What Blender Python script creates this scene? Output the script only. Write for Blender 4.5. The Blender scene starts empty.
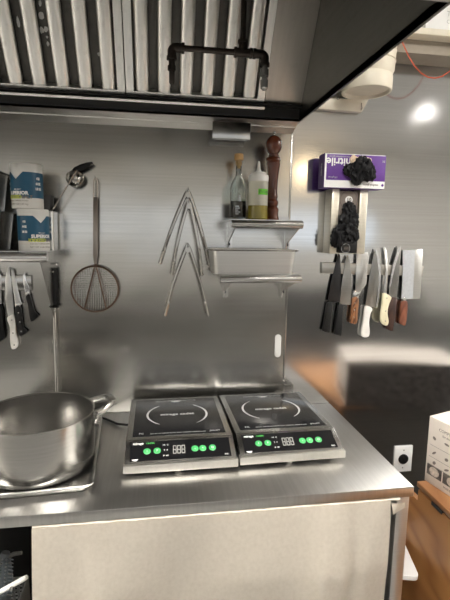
import bpy, bmesh, math, random
from mathutils import Vector, Matrix, noise
random.seed(4)
S = bpy.context.scene
COL = S.collection
PI = math.pi

# ------------------------------------------------------------------ camera
F = 445.0
RX = Vector((0.98897934, -0.1473079, 0.01484089))
RD = Vector((-0.00676686, -0.14510928, -0.98939249))
RF = Vector((0.14789888, 0.97838831, -0.14450689))
CAM = Vector((0, -1.79543934, 1.63))
cd = bpy.data.cameras.new('camera'); cam = bpy.data.objects.new('camera', cd); COL.objects.link(cam)
cd.sensor_fit = 'HORIZONTAL'; cd.sensor_width = 36; cd.lens = 36 * F / 450; cd.clip_start = 0.02
m3 = Matrix((RX, -RD, -RF)).transposed()
cam.matrix_world = Matrix.Translation(CAM) @ m3.to_4x4()
S.camera = cam

def at(px, py, Y=None, Z=None, X=None):
    """the place on a plane of the room seen at a point of the photograph"""
    d = RX * (px - 225) + RD * (py - 300) + RF * F
    if Y is not None: t = (Y - CAM.y) / d.y
    elif Z is not None: t = (Z - CAM.z) / d.z
    else: t = (X - CAM.x) / d.x
    return CAM + d * t

# ------------------------------------------------------------------ materials
def nt(name):
    m = bpy.data.materials.new(name); m.use_nodes = True
    n = m.node_tree; b = n.nodes['Principled BSDF']
    return m, n, b
def setp(b, **k):
    for a, v in k.items(): b.inputs[a.replace('_', ' ')].default_value = v
def plain(name, col, rough=.5, metal=0.0, var=.06, scale=30, bump=0.0, **k):
    m, n, b = nt(name)
    tc = n.nodes.new('ShaderNodeTexCoord'); no = n.nodes.new('ShaderNodeTexNoise')
    no.inputs['Scale'].default_value = scale; no.inputs['Detail'].default_value = 4
    n.links.new(tc.outputs['Object'], no.inputs['Vector'])
    cr = n.nodes.new('ShaderNodeValToRGB')
    c0 = [max(0, c * (1 - var)) for c in col] + [1]; c1 = [min(1, c * (1 + var)) for c in col] + [1]
    cr.color_ramp.elements[0].position = .3; cr.color_ramp.elements[1].position = .7
    cr.color_ramp.elements[0].color = c0; cr.color_ramp.elements[1].color = c1
    n.links.new(no.outputs['Fac'], cr.inputs['Fac']); n.links.new(cr.outputs['Color'], b.inputs['Base Color'])
    setp(b, Roughness=rough, Metallic=metal, **k)
    if bump:
        bp = n.nodes.new('ShaderNodeBump'); bp.inputs['Strength'].default_value = bump; bp.inputs['Distance'].default_value = .002
        n.links.new(no.outputs['Fac'], bp.inputs['Height']); n.links.new(bp.outputs['Normal'], b.inputs['Normal'])
    return m
def steel(name, col=(.56, .55, .53), r0=.2, r1=.34, grain=(3, 3, 220), wave=0.0, wscale=2.5, fine=.12, spots=0.0):
    """brushed stainless steel: grain, patchy polish, faint dents"""
    m, n, b = nt(name); L = n.links.new
    tc = n.nodes.new('ShaderNodeTexCoord')
    mp = n.nodes.new('ShaderNodeMapping'); mp.inputs['Scale'].default_value = grain
    L(tc.outputs['Object'], mp.inputs['Vector'])
    g = n.nodes.new('ShaderNodeTexNoise'); g.inputs['Scale'].default_value = 1; g.inputs['Detail'].default_value = 3
    L(mp.outputs['Vector'], g.inputs['Vector'])
    p = n.nodes.new('ShaderNodeTexNoise'); p.inputs['Scale'].default_value = 2.2; p.inputs['Detail'].default_value = 2; p.inputs['Roughness'].default_value = .5
    L(tc.outputs['Object'], p.inputs['Vector'])
    mr = n.nodes.new('ShaderNodeMapRange'); mr.inputs['From Min'].default_value = .25; mr.inputs['From Max'].default_value = .75
    mr.inputs['To Min'].default_value = r0; mr.inputs['To Max'].default_value = r1
    L(p.outputs['Fac'], mr.inputs['Value']); L(mr.outputs['Result'], b.inputs['Roughness'])
    cr = n.nodes.new('ShaderNodeValToRGB')
    cr.color_ramp.elements[0].position = .25; cr.color_ramp.elements[1].position = .75
    cr.color_ramp.elements[0].color = [c * .93 for c in col] + [1]; cr.color_ramp.elements[1].color = [min(1, c * 1.06) for c in col] + [1]
    L(g.outputs['Fac'], cr.inputs['Fac'])
    if spots:
        sp = n.nodes.new('ShaderNodeTexNoise'); sp.inputs['Scale'].default_value = 40; sp.inputs['Detail'].default_value = 6
        L(tc.outputs['Object'], sp.inputs['Vector'])
        sr = n.nodes.new('ShaderNodeMapRange'); sr.inputs['From Min'].default_value = .58; sr.inputs['From Max'].default_value = .85
        sr.inputs['To Max'].default_value = spots; L(sp.outputs['Fac'], sr.inputs['Value'])
        mx = n.nodes.new('ShaderNodeMix'); mx.data_type = 'RGBA'; mx.inputs[7].default_value = [c * .35 for c in col] + [1]
        L(sr.outputs['Result'], mx.inputs[0]); L(cr.outputs['Color'], mx.inputs[6]); L(mx.outputs[2], b.inputs['Base Color'])
    else: L(cr.outputs['Color'], b.inputs['Base Color'])
    b.inputs['Metallic'].default_value = 1
    last = None
    if wave:
        w = n.nodes.new('ShaderNodeTexNoise'); w.inputs['Scale'].default_value = wscale; w.inputs['Detail'].default_value = 1.5
        L(tc.outputs['Object'], w.inputs['Vector'])
        bw = n.nodes.new('ShaderNodeBump'); bw.inputs['Strength'].default_value = 1; bw.inputs['Distance'].default_value = wave
        L(w.outputs['Fac'], bw.inputs['Height']); last = bw
    bp = n.nodes.new('ShaderNodeBump'); bp.inputs['Strength'].default_value = fine; bp.inputs['Distance'].default_value = .001
    L(g.outputs['Fac'], bp.inputs['Height'])
    if last: L(last.outputs['Normal'], bp.inputs['Normal'])
    L(bp.outputs['Normal'], b.inputs['Normal'])
    return m
def wood(name, c0, c1, axis='Y', scale=9, rough=.45, dist=5):
    m, n, b = nt(name); L = n.links.new
    tc = n.nodes.new('ShaderNodeTexCoord'); mp = n.nodes.new('ShaderNodeMapping')
    mp.inputs['Scale'].default_value = {'Y': (1, .22, 1), 'X': (.22, 1, 1), 'Z': (1, 1, .22)}[axis]
    L(tc.outputs['Object'], mp.inputs['Vector'])
    w = n.nodes.new('ShaderNodeTexNoise'); w.inputs['Scale'].default_value = scale * .45; w.inputs['Detail'].default_value = 2
    L(mp.outputs['Vector'], w.inputs['Vector'])
    s = n.nodes.new('ShaderNodeMath'); s.operation = 'MULTIPLY'; s.inputs[1].default_value = dist * 2
    L(w.outputs['Fac'], s.inputs[0])
    f = n.nodes.new('ShaderNodeMath'); f.operation = 'PINGPONG'; f.inputs[1].default_value = .5
    L(s.outputs[0], f.inputs[0])
    cr = n.nodes.new('ShaderNodeValToRGB')
    cr.color_ramp.elements[0].position = .0; cr.color_ramp.elements[0].color = c0 + (1,)
    cr.color_ramp.elements[1].position = .35; cr.color_ramp.elements[1].color = c1 + (1,)
    L(f.outputs[0], cr.inputs['Fac']); L(cr.outputs['Color'], b.inputs['Base Color'])
    setp(b, Roughness=rough)
    return m
def emit(name, col, st):
    m, n, b = nt(name); setp(b, Base_Color=(*col, 1), Emission_Color=(*col, 1), Emission_Strength=st); return m

M = {}
M['wall_l'] = steel('wall_steel_left', (.53, .52, .495), .17, .26, (1.5, 1, 160), wave=.006, wscale=2.8, fine=.012)
M['wall_r'] = steel('wall_steel_right', (.6, .605, .61), .09, .17, (1.5, 1, 160), wave=.0035, wscale=2.6, fine=.006)
M['steel'] = steel('stainless', (.46, .455, .44), .16, .26)
M['steel_lt'] = steel('stainless_bright', (.66, .655, .64), .16, .28)
M['tong'] = steel('tong_steel', (.44, .43, .41), .12, .2)
M['counter'] = steel('counter_steel', (.52, .51, .49), .28, .38, (120, 4, 4), wave=.001, wscale=5, fine=.03)
M['pot'] = steel('pot_steel', (.46, .45, .43), .2, .28, (4, 4, 300), fine=.06)
M['legst'] = steel('leg_steel', (.62, .62, .61), .34, .46)
M['pan'] = steel('pan_steel', (.72, .71, .69), .3, .42)
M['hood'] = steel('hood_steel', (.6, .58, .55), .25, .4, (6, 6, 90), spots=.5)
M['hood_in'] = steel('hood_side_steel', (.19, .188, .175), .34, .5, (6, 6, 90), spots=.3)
M['filler'] = steel('hood_filler_steel', (.52, .49, .45), .28, .42, (60, 6, 6), spots=.2)
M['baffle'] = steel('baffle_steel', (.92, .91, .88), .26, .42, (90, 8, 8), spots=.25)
M['baffle_b'] = steel('baffle_rear_shaded', (.13, .125, .115), .4, .6, (80, 80, 80), fine=.6, spots=.5)  # shade of the valleys between the ridges put into the rear colour
M['trough'] = plain('grease_and_shade_black', (.012, .011, .01), .5, .0)  # black takes in the shade of the trough as well as its grease
M['iron'] = plain('black_iron_pipe', (.045, .037, .032), .42, .7, .2)
M['black'] = plain('black_plastic', (.006, .006, .0065), .42, Specular_IOR_Level=.3)
M['blackrub'] = plain('black_nitrile', (.004, .004, .005), .5, Specular_IOR_Level=.22)
M['dgrey'] = plain('dark_grey_plastic', (.025, .025, .027), .5)
M['glass_blk'] = plain('black_glass', (.012, .012, .013), .13, var=.02)
M['panel'] = plain('control_panel_black', (.004, .004, .005), .3)
M['print'] = plain('grey_print', (.5, .5, .5), .5)
M['printw'] = plain('white_print', (.85, .85, .84), .5)
M['green'] = plain('green_button', (.07, .43, .13), .4)
M['greenprint'] = plain('green_print', (.1, .55, .12), .5)
M['lip'] = steel('scuffed_aluminium', (.74, .72, .67), .35, .55, (40, 40, 40), spots=.35)
M['seg'] = plain('unlit_digit', (.36, .36, .34), .5)
M['white'] = plain('white_plastic', (.8, .79, .76), .4, var=.03)
M['cream'] = plain('cream_plastic', (.74, .68, .56), .42, var=.04)
M['whitew'] = plain('white_board', (.82, .82, .81), .45, var=.02)
M['blue'] = plain('teal_blue_label', (.006, .085, .165), .45)
M['yellow'] = plain('yellow_green_print', (.55, .6, .08), .5)
M['canvas'] = None
M['purple'] = plain('purple_carton', (.1, .022, .24), .42)
M['purpled'] = plain('purple_dark_carton', (.07, .02, .16), .45)
M['taupe'] = plain('taupe_carton', (.2, .165, .14), .5)
M['skin'] = plain('cream_tissue', (.72, .55, .4), .6)
M['rail'] = steel('satin_cream_steel', (.74, .7, .6), .35, .5)
M['cork'] = plain('cork', (.5, .3, .12), .7, var=.2, scale=90)
M['mill'] = wood('mahogany', (.06, .015, .008), (.11, .03, .013), 'Z', 20, .22, 2)
M['rosewood'] = wood('rosewood', (.11, .03, .016), (.22, .075, .04), 'Z', 40, .4, 3)
M['pakka'] = wood('striped_pakkawood', (.06, .02, .01), (.28, .12, .05), 'Z', 60, .35, 5)
M['darkwood'] = wood('dark_brown_wood', (.03, .014, .011), (.06, .028, .02), 'Z', 40, .4, 3)
M['cab'] = wood('honey_pine', (.31, .125, .038), (.43, .2, .066), 'Y', 5, .38, 7)
M['cabtop'] = wood('honey_pine_edge', (.3, .13, .05), (.46, .23, .1), 'Y', 6, .35, 3)
M['cabdark'] = plain('cabinet_body_dimmed', (.13, .115, .1), .7)  # cabinet body darkened in colour to dim its reflection in the wall
M['ivory'] = plain('ivory_handle', (.74, .68, .48), .4)
M['whandle'] = plain('white_handle', (.82, .8, .76), .4)
M['blade'] = steel('knife_blade', (.62, .62, .61), .24, .36, (4, 4, 260))
M['blade_d'] = steel('dark_knife_blade', (.055, .055, .058), .32, .48, (4, 4, 200))
M['blade_m'] = steel('grey_knife_blade', (.3, .3, .29), .3, .45, (4, 4, 200))
M['edge'] = steel('knife_edge', (.82, .83, .85), .2, .3)
M['galv'] = steel('mottled_blade', (.7, .73, .78), .4, .55, (90, 90, 90), fine=.3)
M['bronze'] = steel('browned_wire', (.15, .1, .075), .35, .5)
M['red'] = plain('red_wire', (.55, .08, .03), .45)
M['carton'] = plain('white_carton', (.7, .63, .56), .6, var=.03)
M['cprint'] = plain('carton_print', (.2, .17, .15), .6)
M['cdark'] = plain('carton_picture_and_dark_end', (.1, .085, .075), .5, var=.6, scale=40)
M['cdark2'] = plain('carton_picture_light', (.5, .42, .35), .5, var=.4, scale=60)
M['undershade'] = plain('shelf_underside_shade', (.3, .26, .21), .6)
M['olive'] = plain('olive_oil', (.27, .22, .035), .2)
M['vinegar'] = plain('dark_vinegar', (.012, .008, .01), .12)
M['lime'] = plain('lime_tape', (.16, .62, .03), .5)
M['ink'] = plain('dark_ink', (.02, .06, .02), .6)
M['label'] = plain('pale_bottle_print', (.55, .6, .66), .5, var=.3, scale=80)
M['bluegrey'] = plain('bluish_grey_plastic', (.1, .115, .125), .5)
M['grey'] = plain('grey_plastic', (.12, .12, .115), .5)
def glass(name, col, rough, ior=1.45, tr=1.0):
    m, n, b = nt(name); setp(b, Base_Color=(*col, 1), Roughness=rough, IOR=ior, Transmission_Weight=tr); return m
M['glass'] = glass('clear_glass', (.9, .95, .95), .02)
M['milky'] = glass('milky_plastic', (.93, .92, .8), .35, 1.3, .55)
def canvas():
    m, n, b = nt('canvas_cloth'); L = n.links.new
    tc = n.nodes.new('ShaderNodeTexCoord')
    w1 = n.nodes.new('ShaderNodeTexWave'); w1.inputs['Scale'].default_value = 130; w1.bands_direction = 'X'; w1.inputs['Distortion'].default_value = 3
    w2 = n.nodes.new('ShaderNodeTexWave'); w2.inputs['Scale'].default_value = 130; w2.bands_direction = 'Z'; w2.inputs['Distortion'].default_value = 3
    no = n.nodes.new('ShaderNodeTexNoise'); no.inputs['Scale'].default_value = 90; no.inputs['Detail'].default_value = 5
    for w in (w1, w2, no): L(tc.outputs['Object'], w.inputs['Vector'])
    a = n.nodes.new('ShaderNodeMath'); a.operation = 'ADD'; L(w1.outputs['Fac'], a.inputs[0]); L(w2.outputs['Fac'], a.inputs[1])
    a2 = n.nodes.new('ShaderNodeMath'); a2.operation = 'MULTIPLY_ADD'; a2.inputs[1].default_value = .25; L(a.outputs[0], a2.inputs[0]); L(no.outputs['Fac'], a2.inputs[2])
    cr = n.nodes.new('ShaderNodeValToRGB'); cr.color_ramp.elements[0].position = .4; cr.color_ramp.elements[1].position = 1
    cr.color_ramp.elements[0].color = (.66, .6, .51, 1); cr.color_ramp.elements[1].color = (.76, .7, .61, 1)
    L(a2.outputs[0], cr.inputs['Fac']); L(cr.outputs['Color'], b.inputs['Base Color'])
    bp = n.nodes.new('ShaderNodeBump'); bp.inputs['Strength'].default_value = .12; bp.inputs['Distance'].default_value = .0006
    L(a2.outputs[0], bp.inputs['Height']); L(bp.outputs['Normal'], b.inputs['Normal'])
    setp(b, Roughness=.9); return m
M['canvas'] = canvas()

# ------------------------------------------------------------------ building
ORG = {}
class B:
    """collects shapes in one bmesh"""
    def __init__(s): s.bm = bmesh.new(); s.pieces = []
    def add(s, verts, faces):
        vs = [s.bm.verts.new(v) for v in verts]
        for f in faces:
            try: s.bm.faces.new([vs[i] for i in f])
            except ValueError: pass
        return vs
    def box(s, x0, x1, y0, y1, z0, z1, bev=0, seg=2):
        t = bmesh.new()
        bmesh.ops.create_cube(t, size=1, matrix=Matrix.Translation(((x0+x1)/2, (y0+y1)/2, (z0+z1)/2)) @ Matrix.Diagonal((x1-x0, y1-y0, z1-z0, 1)))
        if bev: bmesh.ops.bevel(t, geom=t.edges[:], offset=bev, segments=seg, affect='EDGES', profile=.5)
        s.merge(t); return s
    def merge(s, t, mat=None):
        me = bpy.data.meshes.new('tmp'); t.to_mesh(me); t.free()
        if mat: me.transform(mat)
        s.bm.from_mesh(me); bpy.data.meshes.remove(me)
    def prism(s, pts, off, bev=0):
        """closed outline swept along a vector"""
        t = bmesh.new(); off = Vector(off); pts = [Vector(p) for p in pts]; n = len(pts)
        a = [t.verts.new(p) for p in pts]; b = [t.verts.new(p + off) for p in pts]
        t.faces.new(a); t.faces.new(b[::-1])
        for i in range(n): t.faces.new((a[i], b[i], b[(i+1) % n], a[(i+1) % n]))
        bmesh.ops.recalc_face_normals(t, faces=t.faces[:])
        if bev: bmesh.ops.bevel(t, geom=t.edges[:], offset=bev, segments=2, affect='EDGES', profile=.5)
        s.merge(t); return s
    def tube(s, pts, r, n=10, closed=False, flat=None):
        pts = [Vector(p) for p in pts]; N = len(pts)
        rs = r if isinstance(r, (list, tuple)) else [r] * N
        rings = []; prev = None
        for i, p in enumerate(pts):
            if closed: d = pts[(i+1) % N] - pts[i-1]
            else: d = pts[min(i+1, N-1)] - pts[max(i-1, 0)]
            d.normalize()
            if prev is None:
                u = d.orthogonal().normalized() if flat is None else (Vector(flat) - d * Vector(flat).dot(d)).normalized()
            else: u = (prev - d * prev.dot(d)).normalized()
            prev = u; w = d.cross(u)
            rings.append([s.bm.verts.new(p + u * (rs[i] if not isinstance(rs[i], tuple) else rs[i][0]) * math.cos(2*PI*k/n) + w * (rs[i] if not isinstance(rs[i], tuple) else rs[i][1]) * math.sin(2*PI*k/n)) for k in range(n)])
        for i in range(N if closed else N-1):
            a, b = rings[i], rings[(i+1) % N]
            for k in range(n): s.bm.faces.new((a[k], a[(k+1) % n], b[(k+1) % n], b[k]))
        if not closed:
            s.bm.faces.new(rings[0][::-1]); s.bm.faces.new(rings[-1])
        return s
    def lathe(s, prof, c=(0, 0, 0), n=40, axis='Z', mat=None):
        """profile of (radius, height) turned about an axis; radius 0 closes an end"""
        t = bmesh.new(); rings = []
        for r, h in prof:
            if r < 1e-6: rings.append([t.verts.new((0, 0, h))])
            else: rings.append([t.verts.new((r*math.cos(2*PI*k/n), r*math.sin(2*PI*k/n), h)) for k in range(n)])
        for a, b in zip(rings, rings[1:]):
            for k in range(n):
                q = [a[k % len(a)], a[(k+1) % len(a)], b[(k+1) % len(b)], b[k % len(b)]]
                q = list(dict.fromkeys(q))
                if len(q) > 2: t.faces.new(q)
        bmesh.ops.recalc_face_normals(t, faces=t.faces[:])
        R = {'Z': Matrix.Identity(4), 'Y': Matrix.Rotation(PI/2, 4, 'X'), 'X': Matrix.Rotation(PI/2, 4, 'Y')}[axis]
        s.merge(t, Matrix.Translation(c) @ (mat or Matrix.Identity(4)) @ R); return s
    def sheet(s, fn, nu, nv, thick=None):
        t = bmesh.new()
        g = [[t.verts.new(fn(i/nu, j/nv)) for j in range(nv+1)] for i in range(nu+1)]
        for i in range(nu):
            for j in range(nv): t.faces.new((g[i][j], g[i+1][j], g[i+1][j+1], g[i][j+1]))
        if thick: bmesh.ops.solidify(t, geom=t.faces[:], thickness=thick)
        s.merge(t); return s
    def text(s, body, size, mat4, align='CENTER', depth=.0002, fn=None, sx=1.0, bold=0.0):
        cu = bpy.data.curves.new('t', 'FONT'); cu.body = body; cu.size = size; cu.align_x = align; cu.align_y = 'CENTER'
        cu.extrude = depth; cu.resolution_u = 2; cu.offset = bold
        o = bpy.data.objects.new('t', cu); COL.objects.link(o)
        dg = bpy.context.evaluated_depsgraph_get(); me = bpy.data.meshes.new_from_object(o.evaluated_get(dg))
        bpy.data.objects.remove(o); bpy.data.curves.remove(cu)
        if sx != 1: me.transform(Matrix.Diagonal((sx, 1, 1, 1)))
        if fn:
            for v in me.vertices: v.co = fn(v.co)
        if mat4: me.transform(mat4)
        s.pieces.append(me); return s

def obj(name, b, mat, parent=None, smooth=35):
    for k, me in enumerate(b.pieces):                 # each line of writing is a piece of its own
        if k == 0 and not len(b.bm.verts): b.bm.from_mesh(me)
        else:
            c = B(); c.bm.from_mesh(me); c.fix = getattr(b, 'fix', True); obj(name, c, mat, parent, smooth)
        bpy.data.meshes.remove(me)
    me = bpy.data.meshes.new(name)
    bmesh.ops.recalc_face_normals(b.bm, faces=b.bm.faces[:]) if getattr(b, 'fix', True) else None
    b.bm.to_mesh(me); b.bm.free()
    if parent is not None:
        o0 = ORG[parent.name]; me.transform(Matrix.Translation(-Vector(o0)))
    if smooth:
        for p in me.polygons: p.use_smooth = True
        me.set_sharp_from_angle(angle=math.radians(smooth))
    me.materials.append(mat)
    o = bpy.data.objects.new(name, me); COL.objects.link(o)
    if parent is not None: o.parent = parent; ORG[o.name] = ORG[parent.name]
    else: ORG[o.name] = (0, 0, 0)
    return o
def tag(o, label, cat, group=None, kind=None):
    o['label'] = label; o['category'] = cat
    if group: o['group'] = group
    if kind: o['kind'] = kind
    return o
def thing(name, label, cat, loc=(0, 0, 0), group=None):
    o = bpy.data.objects.new(name, None); COL.objects.link(o); o.location = loc; o.empty_display_size = .05
    ORG[o.name] = tuple(loc); return tag(o, label, cat, group)
def single(name, b, mat, label, cat, base, group=None, smooth=35):
    """a thing that is one mesh, its origin at its base"""
    base = Vector(base)
    bmesh.ops.translate(b.bm, verts=b.bm.verts[:], vec=-base)
    o = obj(name, b, mat, None, smooth); o.location = base; ORG[o.name] = tuple(base)
    return tag(o, label, cat, group)
def struct(name, b, mat, label, cat):
    o = obj(name, b, mat); o['kind'] = 'structure'; o['label'] = label; o['category'] = cat; return o
def copy_tree(o, parent=None):
    c = o.copy(); COL.objects.link(c); ORG[c.name] = ORG[o.name]
    if parent is not None: c.parent = parent
    for ch in list(o.children): copy_tree(ch, c)
    return c
def arc(c, r, a0, a1, n, ax=(1, 0, 0), ay=(0, 0, 1)):
    c, ax, ay = Vector(c), Vector(ax), Vector(ay)
    return [c + ax * r * math.cos(a0 + (a1-a0)*i/n) + ay * r * math.sin(a0 + (a1-a0)*i/n) for i in range(n+1)]

# ------------------------------------------------------------------ room
RXL, RXR, RYB, RZ = -3.2, 5.2, -4.9, 2.95
m_paint = plain('light_wall_paint', (.62, .6, .56), .6, var=.03)
m_ceil = plain('white_ceiling', (.8, .79, .77), .7, var=.02)
m_floor = plain('grey_tile_floor', (.22, .218, .21), .35, var=.25, scale=6)
m_dark = plain('reflection_dark', (.05, .048, .045), .5, var=.1)
struct('floor', B().box(RXL, RXR, RYB, .05, -.05, 0), m_floor, 'dark kitchen floor under the steel table', 'floor')
struct('ceiling', B().box(RXL, RXR, RYB, .05, RZ, RZ+.05), m_ceil, 'white kitchen ceiling above the hood', 'ceiling')
SX = .535
struct('wall_back', B().box(RXL, SX, 0, .05, 0, RZ), M['wall_l'], 'brushed stainless wall panel behind the cooktops, left of the seam', 'wall')
struct('wall_back_right', B().box(SX, RXR, 0, .05, 0, RZ), M['wall_r'], 'brighter stainless wall panel right of the seam, behind the hanging knives', 'wall')
struct('trim_1', B().box(SX-.006, SX+.002, -.003, 0, .9, 2.04, .001), M['steel'], 'narrow bright steel strip covering the seam between wall panels', 'trim')
struct('wall_left', B().box(RXL-.05, RXL, RYB, .05, 0, RZ), m_paint, 'plain wall at the left end of the kitchen', 'wall')
struct('wall_right', B().box(RXR, RXR+.05, RYB, .05, 0, RZ), m_paint, 'plain wall at the right end of the kitchen', 'wall')
WX0, WX1, WZ0, WZ1 = -2.7, 3.4, 1.5, 2.0
struct('wall_front', B().box(RXL, RXR, RYB-.05, RYB, 0, WZ0).box(RXL, RXR, RYB-.05, RYB, WZ1, RZ).box(RXL, WX0, RYB-.05, RYB, WZ0, WZ1).box(WX1, RXR, RYB-.05, RYB, WZ0, WZ1), m_paint, 'plain wall behind the photographer', 'wall')
struct('trim_2', B().box(RXL, RXR, RYB, RYB+.02, 0, .38), m_dark, 'unseen dark band added behind the camera to darken the wall reflection', 'trim')  # out of view, added so the steel mirrors a dark lower band

b = B()
for k in range(5):
    x = WX0 + (WX1-WX0)*k/4; b.box(x-.025, x+.025, RYB-.045, RYB-.005, WZ0, WZ1)
b.box(WX0, WX1, RYB-.045, RYB+.03, WZ0-.03, WZ0).box(WX0, WX1, RYB-.045, RYB, WZ1-.03, WZ1)
struct('window_1', b, M['white'], 'unseen band of windows added behind the camera to brighten the wall reflection', 'window')  # out of view, added for the bright stripe mirrored in the steel
for k in range(7):
    x = -2.9 + k*.98
    t = thing('reflection_cabinet', 'unseen dark cabinet added behind the camera to darken the wall reflection', 'cabinet', (x+.48, RYB+.35, 0), 'unseen cabinets added for the wall reflection')  # unseen dark row added to give the steel something dark to mirror
    obj('body', B().box(x, x+.96, RYB+.02, RYB+.62, .1, .88, .004).box(x+.03, x+.93, RYB+.02, RYB+.55, 0, .1), m_dark, t)
    for q in (0, 1):
        d_ = obj('door', B().box(x+.015+.47*q, x+.475+.47*q, RYB+.62, RYB+.64, .13, .86, .003), m_dark, t)
        obj('handle', B().tube([(x+.42+.12*q, RYB+.67, .6), (x+.42+.12*q, RYB+.67, .78)], .006, 8), M['steel'], d_)

# ceiling lamps (small one mirrored by the steel, leftmost added as unseen fill)
m_lamp = emit('lamp_diffuser', (1.0, .96, .9), 54)
def troffer(x, y, w, d, label, st=None):
    t = thing('ceiling_light', label, 'light', (x, y, RZ), 'ceiling lights of the kitchen')
    b = B()
    for a in ((-w/2, w/2, -d/2, -d/2+.03), (-w/2, w/2, d/2-.03, d/2), (-w/2, -w/2+.03, -d/2, d/2), (w/2-.03, w/2, -d/2, d/2)):
        b.box(x+a[0], x+a[1], y+a[2], y+a[3], RZ-.03, RZ)
    obj('frame', b, M['white'], t)
    obj('diffuser', B().box(x-w/2+.03, x+w/2-.03, y-d/2+.03, y+d/2-.03, RZ-.02, RZ-.004), m_lamp, t)
for x, y, w_, d_ in ((-2.5, -1.7, .6, 1.2), (.3, -1.75, 1.2, .6), (2.75, -.95, .5, .6), (2.77, -2.72, .17, .17), (4.3, -2.2, .6, 1.2)):
    troffer(x, y, w_, d_, 'flat white ceiling light panel behind the photographer')
pd = thing('pendant_light', 'warm round pendant lamp hanging behind the photographer', 'light', (2.05, -4.3, 2.4))
obj('globe', B().lathe([(0, -.09), (.05, -.075), (.09, 0), (.05, .075), (0, .09)], (2.05, -4.3, 2.49), 24), emit('pendant_glow', (1, .75, .45), 18), pd)
obj('cord', B().tube([(2.05, -4.3, 2.57), (2.05, -4.3, RZ)], .004, 8), M['black'], pd)

# ------------------------------------------------------------------ extractor hood
hx0, hx1, hz = -1.75, .535, 2.062
hood = thing('extractor_hood', 'large stainless extractor hood with dark inner side hanging over the cooktops', 'hood', (-.6, -.6, hz))
def sl(y): return 2.118 + (-.1 - y) * 1.664       # slope of the filter bank
DN = Vector((0, -.857, -.515))                   # outward normal of the filter bank
DS = Vector((0, -.515, .857))                    # up along the bank
def FB(x, s, n=0): return Vector((x, -.1, 2.118)) + DS * s + DN * n
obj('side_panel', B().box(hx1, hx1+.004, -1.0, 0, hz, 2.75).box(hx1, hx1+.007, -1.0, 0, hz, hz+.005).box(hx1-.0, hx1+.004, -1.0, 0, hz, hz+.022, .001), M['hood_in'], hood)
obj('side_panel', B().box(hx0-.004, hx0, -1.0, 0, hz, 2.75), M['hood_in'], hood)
obj('front_panel', B().box(hx0, hx1, -1.0, -.996, hz, 2.75).box(hx0, hx1, -1.0, -.97, hz, hz+.006), M['hood'], hood)
obj('top_panel', B().box(hx0, hx1, -1.0, 0, 2.746, 2.75), M['hood'], hood)
obj('back_channel', B().box(hx0, hx1, -.08, -.002, hz, hz+.006).box(hx0, hx1, -.08, -.074, hz, hz+.012), M['hood'], hood)
obj('wall_flange', B().prism([(hx0, -.079, hz-.001), (hx0, -.044, hz-.012), (hx0, -.042, hz-.016), (hx0, -.002, hz-.03), (hx0, -.002, hz-.0005)], (hx1-.002-hx0, 0, 0)), M['pan'], hood, 10)  # slope shaped to reflect the lit counter and brighten the lip
obj('grease_trough', B().box(hx0, hx1-.002, -.085, -.072, hz+.006, 2.112).box(hx0, hx1-.002, -.12, -.002, 2.104, 2.11), M['trough'], hood)
# plate beside the filters and above them, in the plane of the bank
b = B(); b.prism([FB(.392, -.005), FB(hx1-.001, -.005), FB(hx1-.001, .7), FB(.392, .7)], DN * -.004)
obj('filler_panel', b, M['filler'], hood)
b = B(); b.prism([FB(hx0, .52), FB(.392, .52), FB(.392, .7), FB(hx0, .7)], DN * -.004)
obj('upper_panel', b, M['filler'], hood)
b = B(); b.prism([FB(hx0, -.02, -.0), FB(.392, -.02), FB(.392, -.012), FB(hx0, -.012)], DN * .02)
obj('filter_rail', b, M['baffle'], hood)
# baffle filters
def grease_filter(x0, x1, label):
    t = thing('baffle_filter', label, 'filter', FB((x0+x1)/2, 0), 'baffle filters in the hood')
    Lh = .5; fw = .026; b = B()
    def slab(xa, xb, s0, s1, n0, n1):
        b.prism([FB(xa, s0, n0), FB(xb, s0, n0), FB(xb, s1, n0), FB(xa, s1, n0)], DN * (n1-n0))
    slab(x0, x0+fw, 0, Lh, -.045, .004); slab(x1-fw, x1, 0, Lh, -.045, .004)
    slab(x0, x1, 0, .012, -.045, .006); slab(x0, x1, Lh-.02, Lh, -.045, .004)
    obj('frame', b, M['baffle'], t)
    pit = (x1 - x0 - 2*fw) / 5.55
    for k in range(6):
        xc = x0 + .0555 + k*.0772
        b = B(); w, f = .0125, .0235
        prof = [(-f*math.cos(PI*i/12), -.018 + .0195*math.sin(PI*i/12)**.75) for i in range(13)] + [((f-.0015)*math.cos(PI*i/12), -.0195 + .0195*math.sin(PI*i/12)**.75) for i in range(13)]
        b.prism([FB(xc+px, .010, pn) for px, pn in prof], DS * (Lh-.022))
        obj('baffle', b, M['baffle'], t, 20)
    b = B()
    for k in range(7):
        xc = x0 + .0169 + k*.0772
        f = .026
        prof = [(-f, -.026), (-f+.008, -.036), (f-.008, -.036), (f, -.026), (f, -.0275), (f-.0085, -.0375), (-f+.0085, -.0375), (-f, -.0275)]
        prof = [(min(max(px, x0+.002-xc), x1-.002-xc), pn) for px, pn in prof]
        b.prism([FB(xc+px, .011, pn) for px, pn in prof], DS * (Lh-.024))
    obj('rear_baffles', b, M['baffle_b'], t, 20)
    return t
grease_filter(-.107, .390, 'steel baffle grease filter behind the black pipe, rightmost in the hood')
grease_filter(-.609, -.111, 'steel baffle grease filter left of the black pipe, with scraped white marks')
f3 = grease_filter(-1.111, -.613, 'steel baffle grease filter cut by the left edge of the photo')
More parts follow.
